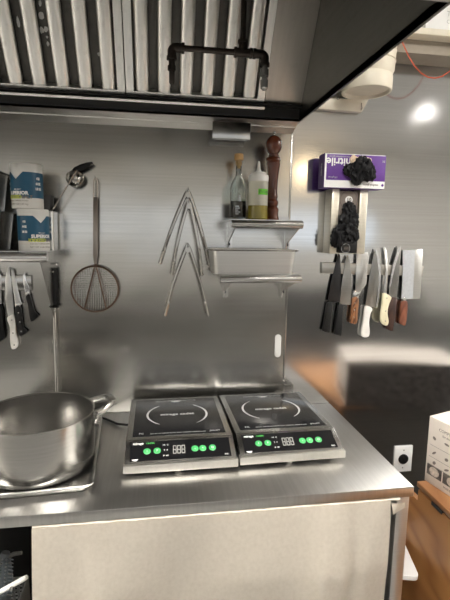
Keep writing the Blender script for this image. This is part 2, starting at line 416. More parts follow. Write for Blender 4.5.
# scraped white marks on the left filter
fl = [o for o in COL.objects if o.name.startswith('baffle_filter')][1]
for px, py, w, h in ((18, 21, .006, .018), (41, 15, .011, .012), (42, 30, .007, .012), (46, 29, .008, .01), (48, 44, .005, .008), (99, 54, .006, .008), (47, 37, .004, .005), (40, 3, .005, .012)):
    d = at(px, py, Y=-.2); r = (d - CAM); t0 = (Vector((0, -.1, 2.118)) + DN * -.0345 - CAM).dot(DN) / r.dot(DN); c = CAM + r * t0
    pts = []
    for i in range(9):
        a = 2*PI*i/9; k = random.uniform(.65, 1.1)
        pts.append(c + Vector((1, 0, 0)) * w * k * math.cos(a) + DS * h * k * math.sin(a))
    obj('scrape_mark', B().prism(pts, DN * .001), M['printw'], fl, 0)

# fire pipe with nozzles
Yp = -.42
pipe = thing('fire_suppression_pipe', 'blackened iron pipe with tee and two nozzles hanging inside the hood', 'pipe', at(243, 48, Y=Yp))
pl, pm, pr = at(176, 50, Y=Yp), at(243, 49, Y=Yp), at(261, 52, Y=Yp)
zc = (pl.z + pr.z) / 2
pl.z = pm.z = pr.z = zc
obj('cross_pipe', B().tube([pl, pr], .0085, 14), M['iron'], pipe)
obj('drop_pipe', B().tube([pm, (pm.x, Yp, 2.746)], .0085, 14), M['iron'], pipe)
b = B().tube([pm - Vector((.026, 0, 0)), pm + Vector((.026, 0, 0))], .0125, 14).tube([pm, pm + Vector((0, 0, .03))], .0125, 14)
for dx in (-.026, .02): b.tube([pm + Vector((dx, 0, 0)), pm + Vector((dx+.007, 0, 0))], .0148, 14)
b.tube([pm + Vector((0, 0, .026)), pm + Vector((0, 0, .034))], .0148, 14)
obj('tee_fitting', b, M['iron'], pipe)
def elbow(p, sgn):
    b = B().tube([p - Vector((sgn*.022, 0, 0))] + [p + Vector((sgn*.012*math.sin(a), 0, -.012 + .012*math.cos(a))) for a in [i*PI/12 for i in range(7)]] + [p + Vector((sgn*.012, 0, -.03))], .0125, 14)
    b.tube([p + Vector((sgn*.012, 0, -.024)), p + Vector((sgn*.012, 0, -.033))], .0148, 14)
    b.tube([p - Vector((sgn*.024, 0, 0)), p - Vector((sgn*.016, 0, 0))], .0148, 14)
    return b
obj('elbow_fitting', elbow(pl, -1), M['iron'], pipe); obj('elbow_fitting', elbow(pr, 1), M['iron'], pipe)
q = pl + Vector((-.012, 0, 0))
obj('nozzle', B().lathe([(0, -.03), (.009, -.03), (.009, -.05), (.012, -.05), (.012, -.062), (.008, -.064), (.008, -.095), (.005, -.1), (0, -.1)], q, 16), M['iron'], pipe)
q = pr + Vector((.012, 0, 0))
o = obj('nozzle', B().lathe([(0, -.03), (.009, -.03), (.009, -.042), (.0125, -.042), (.0125, -.06), (.008, -.062), (.008, -.07), (.012, -.072), (.011, -.095), (.006, -.1), (0, -.1)], q, 16), M['blade_m'], pipe)
o['label'] = 'grey metal nozzle'

# small box under the hood lip
b = B().box(.208, .345, -.062, -.024, 1.992, 2.036, .003)
t = thing('junction_box', 'small grey steel box under the back lip of the hood', 'box', (.276, -.04, 1.992))
obj('body', b, M['steel'], t)
obj('cover', B().box(.204, .349, -.07, -.062, 1.988, 2.05, .002), M['steel'], t)
obj('bracket', B().box(.22, .333, -.024, 0, 2.0, 2.03), M['steel'], t)

# ------------------------------------------------------------------ prep table
tab = thing('prep_table', 'long stainless steel work table against the back wall', 'table', (-.3, -.35, 0))
TX0, TX1, TY0 = -1.15, .747, -.668
b = B().box(TX0, TX1, TY0, -.003, .868, .9, .003)
obj('tabletop', b, M['counter'], tab)
for x, y in ((.717, -.643), (.717, -.06), (-1.1, -.625), (-1.1, -.06)):
    lg = obj('leg', B().box(x-.02, x+.02, y-.02, y+.02, .025, .868, .002), M['legst'], tab)
    obj('foot', B().lathe([(0, 0), (.022, 0), (.022, .012), (.014, .03), (0, .03)], (x, y, 0), 16), M['dgrey'], lg)
obj('undershelf', B().box(TX0+.03, TX1-.03, TY0+.03, -.04, .41, .43, .002), M['steel'], tab)

# canvas curtain under the tabletop
cur = thing('canvas_curtain', 'beige canvas curtain hanging under the front of the steel table', 'curtain', (.17, -.66, .05))
cx0, cx1 = -.332, .675
def cloth(u, v):
    x = cx0 + (cx1-cx0)*u; z = .862 - .78*v
    w = .017*math.sin(x*8+1+v*.8) + .009*math.sin(x*19+3*v) + .004*noise.noise((x*6, z*4, 0))
    k = min(1, v*4)
    return Vector((x - .02*v*(u-.45) , -.669 - .024*k + w*k + .022*math.exp(-((u-.9+.06*v)/.025)**2)*min(1, v*3) - .014*math.exp(-((u-.80+.08*v)/.03)**2)*min(1, v*3) - .012*math.exp(-((u-.12-.1*v)/.03)**2)*min(1, v*3), z))
b = B().sheet(cloth, 120, 60, .002); b.fix = False
obj('cloth', b, M['canvas'], cur)
b = B().tube([(cx0 + (cx1+.03-cx0)*i/40, -.6615 + .0012*math.sin(i*1.7), .862 + .001*math.sin(i*2.3)) for i in range(41)], .0055, 8)
obj('top_hem', b, M['canvas'], cur)
b = B().sheet(lambda u, v: Vector((.672 + .045*u + .006*v, -.674 - .006*math.sin(u*3+v*2), .858 - .035*v*(1-.3*u))), 8, 8, .003)
obj('corner_flap', b, M['canvas'], cur)
b = B().sheet(lambda u, v: Vector((cx0-.001 + .022*u, -.666 + .004*math.sin(3*u), .858 - .77*v)), 4, 40, .002); b.fix = False
obj('side_hem', b, M['canvas'], cur)

# things on the undershelf, left of the curtain
bk = thing('perforated_basket', 'grey perforated plastic basket under the table, left of the curtain', 'basket', (-.46, -.5, .43))
b = B()
x0, x1, y0, y1, z0, z1 = -.6, -.4, -.6, -.5, .431, .585
def perf(p, q, zz0, zz1, nx, nz):
    # wall with real square holes: bars both ways
    p, q = Vector(p), Vector(q); d = (q-p)
    for i in range(nx+1):
        a = p + d * (i/nx); b.box(a.x-.003, a.x+.003, a.y-.003, a.y+.003, zz0, zz1)
    for j in range(nz+1):
        z = zz0 + (zz1-zz0)*j/nz; b.tube([p + Vector((0, 0, z-p.z)), q + Vector((0, 0, z-q.z))], .0035, 6)
for p, q, n in (((x0, y0, z0), (x1, y0, z0), 14), ((x1, y0, z0), (x1, y1, z0), 16), ((x0, y1, z0), (x1, y1, z0), 14), ((x0, y0, z0), (x0, y1, z0), 16)): perf(p, q, z0, z1, n, 12)
b.box(x0, x1, y0, y1, z0-.001, z0+.004)
obj('body', b, M['grey'], bk)
b = B(); b.tube([(x0, y0, z1), (x1, y0, z1), (x1, y1, z1), (x0, y1, z1)], .006, 8, closed=True)
obj('rim', b, M['grey'], bk)
br = thing('scrub_brush', 'bluish grey plastic brush with stiff bristle rows standing in the basket', 'brush', (-.46, -.47, .44))
c0, c1 = Vector((-.485, -.55, .45)), Vector((-.443, -.545, .71))
b = B().tube([c0 + (c1-c0)*i/10 for i in range(11)], [(.03*min(1, .5+i*.12) if i < 8 else .03*(1-(i-7)*.2), .009) for i in range(11)], 12, flat=(1, 0, 0))
obj('back', b, M['bluegrey'], br)
obj('grip', B().tube([c1 + Vector((0, 0, -.02)), c1 + Vector((.02, 0, -.008)), c1 + Vector((.044, 0, -.006))], [.007, .006, .005], 8), M['grey'], br)
for i in range(11):
    for q in (-1, -.3, .4, 1):
        p = c0 + (c1-c0)*(.5 + i*.043) + Vector((q*.022*(1-.04*i), -.006, 0))
        obj('bristle', B().tube([p, p + Vector((q*.014 + .004, -.02, .012))], [.003, .0018], 5), M['bluegrey'] if (i+int(q*3)) % 3 else M['grey'], br)
b = at(-4, 594, Y=-.6); c = at(27, 577, Y=-.6)
t = thing('serving_tongs_grip', 'pale grey bar lying across the top of the basket', 'tool', b)
obj('bar', B().tube([b + (c-b)*i/6 for i in range(7)], [.007]*5 + [.0075, .006], 8), M['white'], t)
d = at(12, 587, Y=-.603)
obj('rivet', B().lathe([(0, -.009), (.005, -.009), (.005, .009), (0, .009)], d, 12, 'Y'), M['steel'], t)
t = thing('dark_space_block', 'black block standing in for the darkness and crate left of the curtain', 'tub', (-.46, -.2, .43))  # solid black put where the space under the table is dark
b = B().box(-.78, -.36, -.33, -.06, .431, .85).box(-.8, -.34, -.35, -.04, .82, .86, .004)
obj('body', b, M['black'], t)
# white board sticking out on the right
zb = .455
p0, p1, p2 = at(420, 577, Z=zb), at(407, 548, Z=zb), at(404, 598, Z=zb)
e1 = (p1-p0).normalized(); e2 = Vector((-e1.y, e1.x, 0))
if e2.dot(p2-p0) < 0: e2 = -e2
cor = []
for sx, sy in ((0, 0), (.3, 0), (.3, .42), (0, .42)):
    cor.append((sx, sy))
b = B()
pts = []
rr = .02
for (cx_, cy_, a0) in ((rr, rr, PI), (.3-rr, rr, 1.5*PI), (.3-rr, .42-rr, 0), (rr, .42-rr, .5*PI)):
    for i in range(5):
        a = a0 + PI/2*i/4
        pts.append(p0 + e1*(cx_+rr*math.cos(a)) + e2*(cy_+rr*math.sin(a)))
b.prism(pts, (0, 0, -.018), .003)
BOARD = (b, p0 + e1*.15 + e2*.2)
single('cutting_board', b, M['whitew'], 'white plastic board sticking out on the right side under the steel table', 'board', (BOARD[1].x, BOARD[1].y, zb-.018))
single('gap_block', B().box(.54, .715, -.61, -.515, .431, .76, .004), M['dgrey'], 'dark block added to blacken the gap behind the right edge of the curtain', 'crate', (.6, -.56, .431))  # added block that keeps the gap dark and hides the white board
t = single('crate', B().box(.5, .71, -.5, -.12, .431, zb-.018, .004), M['dgrey'], 'low dark crate under the steel table carrying the white board', 'crate', (.6, -.3, .431))

# ------------------------------------------------------------------ induction cooktops
def cooktop():
    t = thing('induction_cooktop', 'x', 'cooktop', (0, 0, 0), 'induction cooktops on the steel table')
    W, D = .347, .452
    prof = [(.004, .016), (.004, .036), (.088, .075), (D, .075), (D, .016)]
    obj('body', B().prism([(0, y, z) for y, z in prof], (W, 0, 0), .0025), M['steel'], t)
    obj('base_lip', B().box(-.003, W+.003, -.004, .02, .012, .037, .002), M['lip'], t)
    for x, y in ((.04, .03), (W-.04, .03), (.04, D-.04), (W-.04, D-.04), (.165, .02)):
        obj('foot', B().lathe([(0, 0), (.012, 0), (.014, .014), (0, .014)], (x, y, 0), 14), M['dgrey'] if y > .025 else M['steel_lt'], t)
    # glass and its printed marks
    gx0, gx1, gy0, gy1, gz = .02, W-.02, .112, .434, .0762
    g = obj('glass_plate', B().box(gx0, gx1, gy0, gy1, .07, gz, .0006), M['glass_blk'], t)
    gc = Vector((W/2, (gy0+gy1)/2+.008, gz+.0003))
    for s0 in (-52, 128):
        b = B(); n = 36; r1, r2 = .104, .1075
        for i in range(n):
            a0, a1 = math.radians(s0 + 104*i/n), math.radians(s0 + 104*(i+1)/n)
            k = lambda i: .5 + 1.6*math.sin(PI*i/n)
            f = lambda r, a: gc + Vector((r*math.cos(a), r*math.sin(a), 0))
            b.add([f(r1, a0), f(r1 + .0035*k(i), a0), f(r1 + .0035*k(i+1), a1), f(r1, a1)], [(0, 1, 2, 3)])
        obj('ring_print', b, M['print'], g, 0)
    T = Matrix.Translation
    b = B().text('mirage cadet', .0225, T(gc), sx=1.05, bold=.0004)
    b.text('FC', .014, T((gx0+.028, gy0+.018, gz+.0003))).text('JHLCT', .013, T((gx1-.034, gy0+.016, gz+.0003)))
    b.text('CAUTION  HOT SURFACE  DO NOT TOUCH  ATTENTION  SURFACE CHAUDE', .0052, T((W/2-.005, gy0+.014, gz+.0003)))
    b.text('COOKTOP AREA  USE ONLY INDUCTION READY COOKWARE', .0055, T((W/2, gy1-.018, gz+.0003)))
    obj('lettering', b, M['print'], g, 0)
    b = B(); b.add([gc + Vector((x, y, 0)) for x, y in ((-.022, .131), (.022, .131), (.012, .121), (-.006, .119))], [(0, 1, 2, 3)])
    obj('emblem', b, M['print'], g, 0)
    # sloping control panel
    a = Vector((0, .004, .036)); e = Vector((0, .084, .039)); en = e.normalized(); nn = Vector((0, -en.z, en.y))
    def P(x, s, n=0): return a + Vector((x, 0, 0)) + e*s + nn*n
    b = B().prism([P(.016, .13), P(W-.016, .13), P(W-.016, .9), P(.016, .9)], nn*.0012)
    cp = obj('control_panel', b, M['panel'], t)
    mt = lambda x, s: Matrix(((1, 0, 0, P(x, s, .0016).x), (0, en.y, nn.y, P(x, s, .0016).y), (0, en.z, nn.z, P(x, s, .0016).z), (0, 0, 0, 1)))
    for k, (x, gl) in enumerate(((.068, 'I'), (.099, 'F'), (.218, '-'), (.243, '+'), (.274, 'O'))):
        pc = P(x, .5)
        bt = obj('button', B().lathe([(0, 0), (.0115, 0), (.0115, .0018), (.01, .0026), (0, .0026)], pc, 20, mat=Matrix(((1, 0, 0, 0), (0, en.y, nn.y, 0), (0, en.z, nn.z, 0), (0, 0, 0, 1)))), M['green'], cp)
        obj('glyph', B().text(gl, .011, mt(x, .5) @ T((0, 0, .0012))), M['printw'], bt, 0)
    b = B().prism([P(.143, .32), P(.188, .32), P(.188, .72), P(.143, .72)], nn*.0016)
    dp = obj('display', b, M['panel'], cp)
    b = B()
    for k in range(3):
        x = .1515 + k*.0135
        for (ux, us, w, h) in ((0, .35, .009, .03), (0, .5, .009, .03), (0, .66, .009, .03), (-.0045, .43, .0022, .15), (.0045, .43, .0022, .15), (-.0045, .59, .0022, .15), (.0045, .59, .0022, .15)):
            xx = x + ux + .001 + us*.003
            b.prism([P(xx-w/2, us-h/2, .0017), P(xx+w/2, us-h/2, .0017), P(xx+w/2, us+h/2, .0017), P(xx-w/2, us+h/2, .0017)], nn*.0003)
    obj('digits', b, M['seg'], dp, 0)
    b = B().text('mirage', .012, mt(.04, .83), bold=.0003)
    for s, w in ((.72, 'HI  C'), (.5, 'T  F'), (.28, 'P  W')): b.text(w, .008, mt(.126, s))
    b.text('IND', .008, mt(W-.03, .2))
    e_ = B(); e_.add([P(.02, .2, .0018), P(.042, .2, .0018), P(.036, .12, .0018), P(.026, .14, .0018)], [(0, 1, 2, 3)])
    obj('emblem', e_, M['printw'], cp, 0)
    obj('lettering', b, M['printw'], cp, 0)
    obj('lettering', B().text('cadet', .012, mt(.078, .83)), M['greenprint'], cp, 0)
    return t
ck = cooktop()
ck['label'] = 'left of two portable induction cooktops, beside the big pot'
ck2 = copy_tree(ck); ck2['label'] = 'right of two portable induction cooktops, nearer the hanging knives'
ck.location = (-.106, -.512, .9); ck.rotation_euler.z = math.radians(.4)
ck2.location = (.254, -.502, .9); ck2.rotation_euler.z = math.radians(1.2)
# its lead, on the steel table
b = B().tube([Vector((-.098, -.16, .922)), Vector((-.12, -.165, .915)), Vector((-.16, -.13, .906)), Vector((-.21, -.075, .905)), Vector((-.26, -.04, .905)), Vector((-.36, -.02, .905))], .0045, 8)
ORG['lead'] = (0, 0, 0)
bmesh.ops.transform(b.bm, verts=b.bm.verts[:], matrix=(Matrix.Translation(ck.location) @ Matrix.Rotation(ck.rotation_euler.z, 4, 'Z')).inverted())
obj('power_cord', b, M['black'], ck)

# ------------------------------------------------------------------ sheet pan and pot
ra = math.radians(4)
pc = Vector((-.374, -.349, .9))
def pan_ring(hw, hd, r, z, n=6):
    out = []
    for cx_, cy_, a0 in ((hw-r, hd-r, 0), (-hw+r, hd-r, PI/2), (-hw+r, -hd+r, PI), (hw-r, -hd+r, 1.5*PI)):
        for i in range(n+1):
            a = a0 + PI/2*i/n; out.append(Vector((cx_+r*math.cos(a), cy_+r*math.sin(a), z)))
    return out
def rings_mesh(rings, b, close_first=True, close_last=True):
    vs = [[b.bm.verts.new(p) for p in r] for r in rings]; n = len(vs[0])
    for a, c in zip(vs, vs[1:]):
        for k in range(n): b.bm.faces.new((a[k], a[(k+1) % n], c[(k+1) % n], c[k]))
    if close_first: b.bm.faces.new(vs[0][::-1])
    if close_last: b.bm.faces.new(vs[-1])
sp = thing('sheet_pan', 'shallow aluminium sheet pan under the big pot', 'pan', pc)
def pan(b, hw, hd, h, r, taper, th, rimw):
    rings_mesh([pan_ring(hw-taper, hd-taper, r, 0), pan_ring(hw, hd, r+taper*.5, h-.003), pan_ring(hw+rimw, hd+rimw, r+rimw, h-.004), pan_ring(hw+rimw, hd+rimw, r+rimw, h),
                pan_ring(hw-th*.5, hd-th*.5, r, h), pan_ring(hw-taper-th, hd-taper-th, r, th)], b)
b = B(); pan(b, .165, .245, .024, .018, .01, .0015, .004)
b2 = B(); b2.tube(pan_ring(.17, .25, .022, .0225), .0035, 8, closed=True)
for q in (b, b2): bmesh.ops.transform(q.bm, verts=q.bm.verts[:], matrix=Matrix.Translation(pc + Vector((0, 0, .001))) @ Matrix.Rotation(ra, 4, 'Z'))
obj('tray', b, M['steel'], sp); obj('rim', b2, M['steel_lt'], sp)
pot = thing('stock_pot', 'big wide stainless stock pot with loop handle, left of the cooktops', 'pot', (-.375, -.405, .9035))
PC = Vector((-.375, -.405, .9035))
R = .169; Hh = .176
b = B().lathe([(0, 0), (R-.03, 0), (R-.015, .004), (R-.005, .013), (R-.001, .028), (R, .05), (R, Hh-.004), (R+.0035, Hh-.002), (R+.004, Hh), (R+.001, Hh+.001), (R-.003, Hh-.002), (R-.0035, .05), (R-.005, .025), (R-.02, .007), (0, .006)], PC, 96)
obj('body', b, M['pot'], pot)
for az in (20, 200):
    A = math.radians(az); d = Vector((math.cos(A), math.sin(A), 0)); s = Vector((-d.y, d.x, 0)); zz = Vector((0, 0, Hh-.022))
    pth = [d*(R-.002) - s*.062, d*(R+.02) - s*.061]
    for i in range(9):
        a = -PI/2 + PI*i/8; pth.append(d*(R+.042+.022*math.cos(a)) + s*.045*math.sin(a) + s*.0)
    pth += [d*(R+.02) + s*.061, d*(R-.002) + s*.062]
    b = B().tube([PC + zz + p + Vector((0, 0, .02*min(1, max(0, (p.dot(d)-R)/.05)))) for p in pth], (0.0035, .0065) and [(.009, .004)]*len(pth), 10, flat=(0, 0, 1))
    hd = obj('handle', b, M['steel_lt'], pot)
    b = B()
    for k in (-1, 1):
        q = PC + zz + d*(R-.004) + s*.062*k
        b.lathe([(0, 0), (.012, 0), (.011, .006), (0, .008)], q, 14, mat=Matrix.Rotation(A, 4, 'Z') @ Matrix.Rotation(PI/2, 4, 'Y'))
    obj('rivet', b, M['steel'], hd)
    # flat grip welded in the loop
    b = B().box(-.006, .014, -.03, .03, -.010, .010, .004)
    bmesh.ops.transform(b.bm, verts=b.bm.verts[:], matrix=Matrix.Translation(PC + zz + d*(R+.058) + Vector((0, 0, .02))) @ Matrix.Rotation(A, 4, 'Z'))
    obj('grip', b, M['steel'], hd)

# ------------------------------------------------------------------ shelves
def wall_shelf(x0, x1, zt, dep, brk, label, rr=.014, group='wall shelves'):
    t = thing('wall_shelf', label, 'shelf', ((x0+x1)/2, -.005, zt), group)
    obj('board', B().box(x0, x1, -dep, -.001, zt-.004, zt).box(x0, x1, -.004, -.001, zt, zt+.02), M['steel'], t)
    b = B().tube([(x0, -dep-rr*.3, zt-rr-.003), (x1, -dep-rr*.3, zt-rr-.003)], rr, 18)
    obj('rolled_edge', b, M['steel'] if x0 > 0 else M['steel_lt'], t)
    for x, drop in brk:
        b = B().prism([(x, -.001, zt-.004), (x, -dep-rr*.6, zt-.004), (x, -dep-rr*.6, zt-.03), (x, -.03, zt-drop+.03), (x, -.018, zt-drop), (x, -.001, zt-drop)], (.004, 0, 0))
        b.box(x-.002, x+.022 if x < 0.4 and x > 0 else x+.004, -.004, -.001, zt-drop, zt-.01)
        k = obj('bracket', b, M['steel_lt'] if x > 0 else M['steel'], t)
        b = B()
        for zz in (.28, .78): b.lathe([(0, 0), (.006, 0), (.005, .004), (0, .005)], (x+.004, -.03 if x > 0 else -.035, zt-drop*zz), 12, mat=Matrix.Rotation(PI/2, 4, 'Y'))
        obj('screw', b, M['dgrey'] if x > 0 else M['steel_lt'], k)
    return t
zs1, zs2, zs3 = 1.688, 1.487, 1.566
wall_shelf(.262, .53, zs1, .178, ((.275, .12), (.515, .12)), 'small steel wall shelf holding the bottles and the pepper mill')
wall_shelf(.225, .53, zs2, .185, ((.262, .11), (.505, .11)), 'small steel wall shelf holding the deep steel pan')
wall_shelf(-1.1, -.372, zs3, .2, ((-.398, .3), (-1.05, .3)), 'steel wall shelf at the left edge holding the salt tubs', .017)

# steel pan on the lower right shelf
hp = thing('steam_pan', 'deep stainless steam pan on the lower right wall shelf', 'pan', (.355, -.107, zs2))
b = B(); rings_mesh([[p + Vector((.352, -.108, zs2+.0005)) for p in r] for r in
    (pan_ring(.148, .074, .02, 0), pan_ring(.158, .083, .022, .088), pan_ring(.158, .083, .022, .0895), pan_ring(.1565, .0815, .022, .0895), pan_ring(.147, .073, .02, .002))], b)
obj('body', b, M['pan'], hp)
b = B(); b.tube([p + Vector((.352, -.108, zs2+.0885)) for p in pan_ring(.164, .089, .028, 0)], [(.0028, .006)]*28, 8, closed=True, flat=(0, 0, 1))
obj('rim', b, M['steel_lt'], hp)

# bottle, squeeze bottle, mill
X, Y, Z = .300, -.105, zs1+.0005
bo = thing('glass_bottle', 'clear glass bottle with cork stopper and dark vinegar, on the wall shelf', 'bottle', (X, Y, Z))
out = [(0, 0), (.029, 0), (.031, .004), (.031, .112), (.029, .128), (.02, .146), (.0125, .158), (.0105, .168), (.0105, .2), (.0125, .203), (.0125, .214), (.0095, .215)]
inn = [(.0075, .214), (.0075, .166), (.017, .146), (.026, .128), (.028, .112), (.028, .007), (0, .007)]
obj('body', B().lathe(out + inn, (X, Y, Z), 40), M['glass'], bo)
obj('vinegar', B().lathe([(0, .0075), (.0282, .0075), (.0282, .068), (0, .068)], (X, Y, Z), 36), M['vinegar'], bo)
obj('stopper', B().lathe([(0, .19), (.007, .19), (.0085, .214), (.009, .2165), (.0165, .218), (.017, .222), (.0165, .238), (.014, .241), (0, .241)], (X, Y, Z), 28), M['cork'], bo)
def wrap(cx, cy, r, ang):      # flat (x across, y up) onto an upright cylinder; ang 0 faces the room
    def f(v):
        a = ang + v.x / r; rr = r + .0004 + v.z
        return Vector((cx + rr*math.sin(a), cy - rr*math.cos(a), v.y))
    return f
def patch(w0, w1, h0, h1, fn, off=0.0, n=10):
    b = B(); vs = []
    for i in range(n+1):
        x = w0 + (w1-w0)*i/n; vs += [fn(Vector((x, h0, off))), fn(Vector((x, h1, off)))]
    b.add(vs, [(2*i, 2*i+2, 2*i+3, 2*i+1) for i in range(n)]); b.fix = False
    return b
fn = wrap(X, Y, .031, -.1)
b = B()
for k in range(5):
    w = (.012, .018, .01, .016, .013)[k]
    b.merge(patch(-.012, -.012+w, Z+.018+k*.007, Z+.022+k*.007, fn).bm)
for k in range(3): b.merge(patch(.0, .008, Z+.066+k*.008, Z+.071+k*.008, fn).bm)
b.fix = False
obj('printed_label', b, M['label'], bo, 0)
X, Y = .372, -.125
sq = thing('squeeze_bottle', 'translucent squeeze bottle of olive oil with green tape, on the wall shelf', 'bottle', (X, Y, Z))
obj('body', B().lathe([(0, 0), (.033, 0), (.0365, .005), (.0365, .1), (.0365, .135), (.034, .143), (.03, .145), (0, .145)], (X, Y, Z), 40), M['milky'], sq)
obj('oil', B().lathe([(0, -.0002), (.0332, -.0002), (.0369, .005), (.0369, .052), (0, .052)], (X, Y, Z), 40), M['olive'], sq)
obj('cap', B().lathe([(.0, .14), (.0375, .14), (.0375, .158), (.036, .163), (.029, .167), (.0275, .172), (.011, .176), (.009, .18), (.0065, .186), (.004, .212), (.0028, .214), (0, .214)], (X, Y, Z), 36), M['white'], sq)
fn = wrap(X, Y, .037, .42)
tp = obj('tape_label', patch(-.023, .022, Z+.09, Z+.111, fn), M['lime'], sq, 0)
b = B().text('EVOO', .015, None, fn=lambda v: fn(Vector((v.x*1.0, v.y + Z+.1, v.z+.0004)))); b.fix = False
obj('lettering', b, M['ink'], tp, 0)
X, Y = .432, -.105
pm_ = thing('pepper_mill', 'tall turned dark wooden pepper mill on the wall shelf', 'pepper mill', (X, Y, Z))
pf = [(0, 0), (.027, 0), (.0275, .004), (.0265, .012), (.0245, .018), (.0245, .03), (.026, .036), (.0255, .042), (.022, .047), (.0195, .052), (.022, .057), (.024, .064), (.0235, .071), (.019, .076), (.018, .08), (.0205, .085), (.021, .091), (.0185, .097), (.018, .11), (.0185, .13), (.02, .16), (.023, .19), (.0265, .207), (.0265, .212), (.024, .215), (.025, .219), (.0285, .222), (.0285, .228), (.026, .232), (.0215, .235), (0, .235)]
obj('body', B().lathe(pf, (X, Y, Z), 40), M['mill'], pm_)
hp_ = [(0, .2355), (.02, .2355), (.0205, .241), (.017, .245), (.0195, .249), (.024, .254), (.027, .26), (.0305, .272), (.0315, .281), (.0305, .29), (.026, .301), (.018, .309), (.009, .313), (0, .314)]
obj('head', B().lathe(hp_, (X, Y, Z), 40), M['mill'], pm_)
obj('knob', B().lathe([(0, .312), (.005, .312), (.004, .318), (.006, .322), (.005, .327), (0, .328)], (X, Y, Z), 16), M['steel_lt'], pm_)

# salt tubs
def salt(cx, cy, z0, ang, h, label):
    r = .051
    t = thing('salt_tub', label, 'tub', (cx, cy, z0), 'salt tubs on the left wall shelf')
    obj('body', B().lathe([(0, 0), (r-.001, 0), (r, .002), (r, h-.004), (r-.0015, h-.001), (r-.003, h-.002), (0, h-.003)], (cx, cy, z0), 48), M['cream'] if False else M['white'], t)
    fn = wrap(cx, cy, r, ang)
    lb = obj('label', patch(-.125, .125, z0+.034, z0+.118, fn, .0003, 40), M['blue'], t, 0); lb['label'] = 'teal blue wrap label'
    b = B(); vs = [fn(Vector(v)) for v in ((-.022, z0+h-.006, .0009), (.022, z0+h-.006, .0009), (0, z0+h-.05, .0009))]
    n = 8; vs = []
    for i in range(n+1):
        x = -.024 + .048*i/n; vs += [fn(Vector((x, z0+.1185, .0009))), fn(Vector((x, z0+.1185 - .024*(1-abs(x)/.024) - .0002, .0009)))]
    b.add(vs, [(2*i, 2*i+2, 2*i+3, 2*i+1) for i in range(n)]); b.fix = False
    obj('badge', b, M['white'], lb, 0)
    T = lambda x, y, fl=0: (lambda v: fn(Vector((v.x + x, v.y + z0 + y, v.z + .001))))
    b = B().text('SUPERIOR', .0155, None, fn=T(.003, .049), bold=.0008)
    b.text('SEA SALT', .006, None, fn=T(.003, .061))
    for k, w in enumerate(('4 LB', '64 OZ', '1.81 KG')):
        b.text(w, .009, None, fn=lambda v, k=k: fn(Vector((-.053 + v.x*.6, z0 + .098 - k*.017 + v.y, v.z+.001))), bold=.0008)
        b.text(w, .011, None, fn=lambda v, k=k: fn(Vector((.072 + v.x*.6, z0 + .098 - k*.017 + v.y, v.z+.001))), bold=.0008)
    b.fix = False
    obj('lettering', b, M['printw'], lb, 0)
    b = B().text('IODIZED', .0145, None, fn=T(-.012, .036), bold=.0008); b.fix = False
    obj('lettering', b, M['yellow'], lb, 0)
    b = B().text('SALT', .0145, None, fn=T(.034, .036), bold=.0006).text('NET WT 4 LB (1.81 kg)', .0075, None, fn=T(.0, .013)).text('THIS SALT SUPPLIES IODIDE', .006, None, fn=T(.0, .024)); b.fix = False
    obj('lettering', b, M['cprint'], lb, 0)
    return t
salt(-.4265, -.15, zs3+.0005, .7, .142, 'lower salt tub, white with a blue label, standing on the left shelf')
salt(-.442, -.15, zs3+.143, -.42, .148, 'upper salt tub, white with a blue label, stacked on the other one')
# steel canister behind the lower tub
cn = thing('steel_canister', 'square steel canister behind and right of the lower salt tub', 'canister', (-.408, -.055, zs3))
b = B(); rings_mesh([[p + Vector((-.41, -.054, zs3+.0005)) for p in r] for r in (pan_ring(.035, .038, .008, 0), pan_ring(.037, .04, .008, .138), pan_ring(.0355, .0385, .007, .138), pan_ring(.034, .037, .007, .003))], b)
obj('body', b, M['steel_lt'], cn)
b = B(); b.tube([p + Vector((-.41, -.054, zs3+.138)) for p in pan_ring(.0375, .0405, .008, 0)], .0025, 8, closed=True)
obj('rim', b, M['steel_lt'], cn)
# black scoop with steel handle lying on the canister
sc = thing('measuring_scoop', 'dark metal scoop with long steel handle resting on the square canister', 'scoop', (-.405, -.055, zs3+.141))
cz = zs3+.1415
b = B().lathe([(0, 0), (.026, 0), (.031, .006), (.034, .055), (.0325, .055), (.0295, .007), (0, .003)], (-.409, -.06, cz), 32)
obj('cup', b, M['dgrey'], sc)
h0, h1 = Vector((-.377, -.072, cz+.006)), at(77, 170, Y=-.088)
b = B().tube([Vector((-.40, -.07, cz+.004)), h0] + [h0 + (h1-h0)*i/8 for i in range(1, 9)], [(.0075, .0025)]*10, 8, flat=(0, 1, 0))
obj('handle', b, M['steel_lt'], sc)
# ladle hanging on the wall behind it
ld = thing('round_ladle', 'polished round ladle with black handle hanging beside the scoop', 'ladle', at(92, 163, Y=-.03))
c = at(75, 179, Y=-.042)
b = B().lathe([(0, -.03), (.014, -.027), (.025, -.018), (.032, -.002), (.033, 0), (.031, 0), (.024, -.016), (.013, -.025), (0, -.028)], c, 32, mat=Matrix.Rotation(math.radians(-62), 4, 'X'))
obj('bowl', b, M['tong'], ld)
p = [at(x, y, Y=-.04 + .0004*i) for i, (x, y) in enumerate(((71, 175), (76, 170), (82, 167), (88, 164.5), (92.5, 162.5)))]
b = B().tube(p, [(.008, .006), (.0115, .006), (.0115, .006), (.0085, .005), (.003, .003)], 10, flat=(0, 0, 1))
obj('handle', b, M['black'], ld)
h = at(91, 163, Y=-.03)
obj('hook', B().tube([(h.x, -.001, h.z+.004), (h.x, -.034, h.z+.004)], .002, 8), M['steel'], ld)
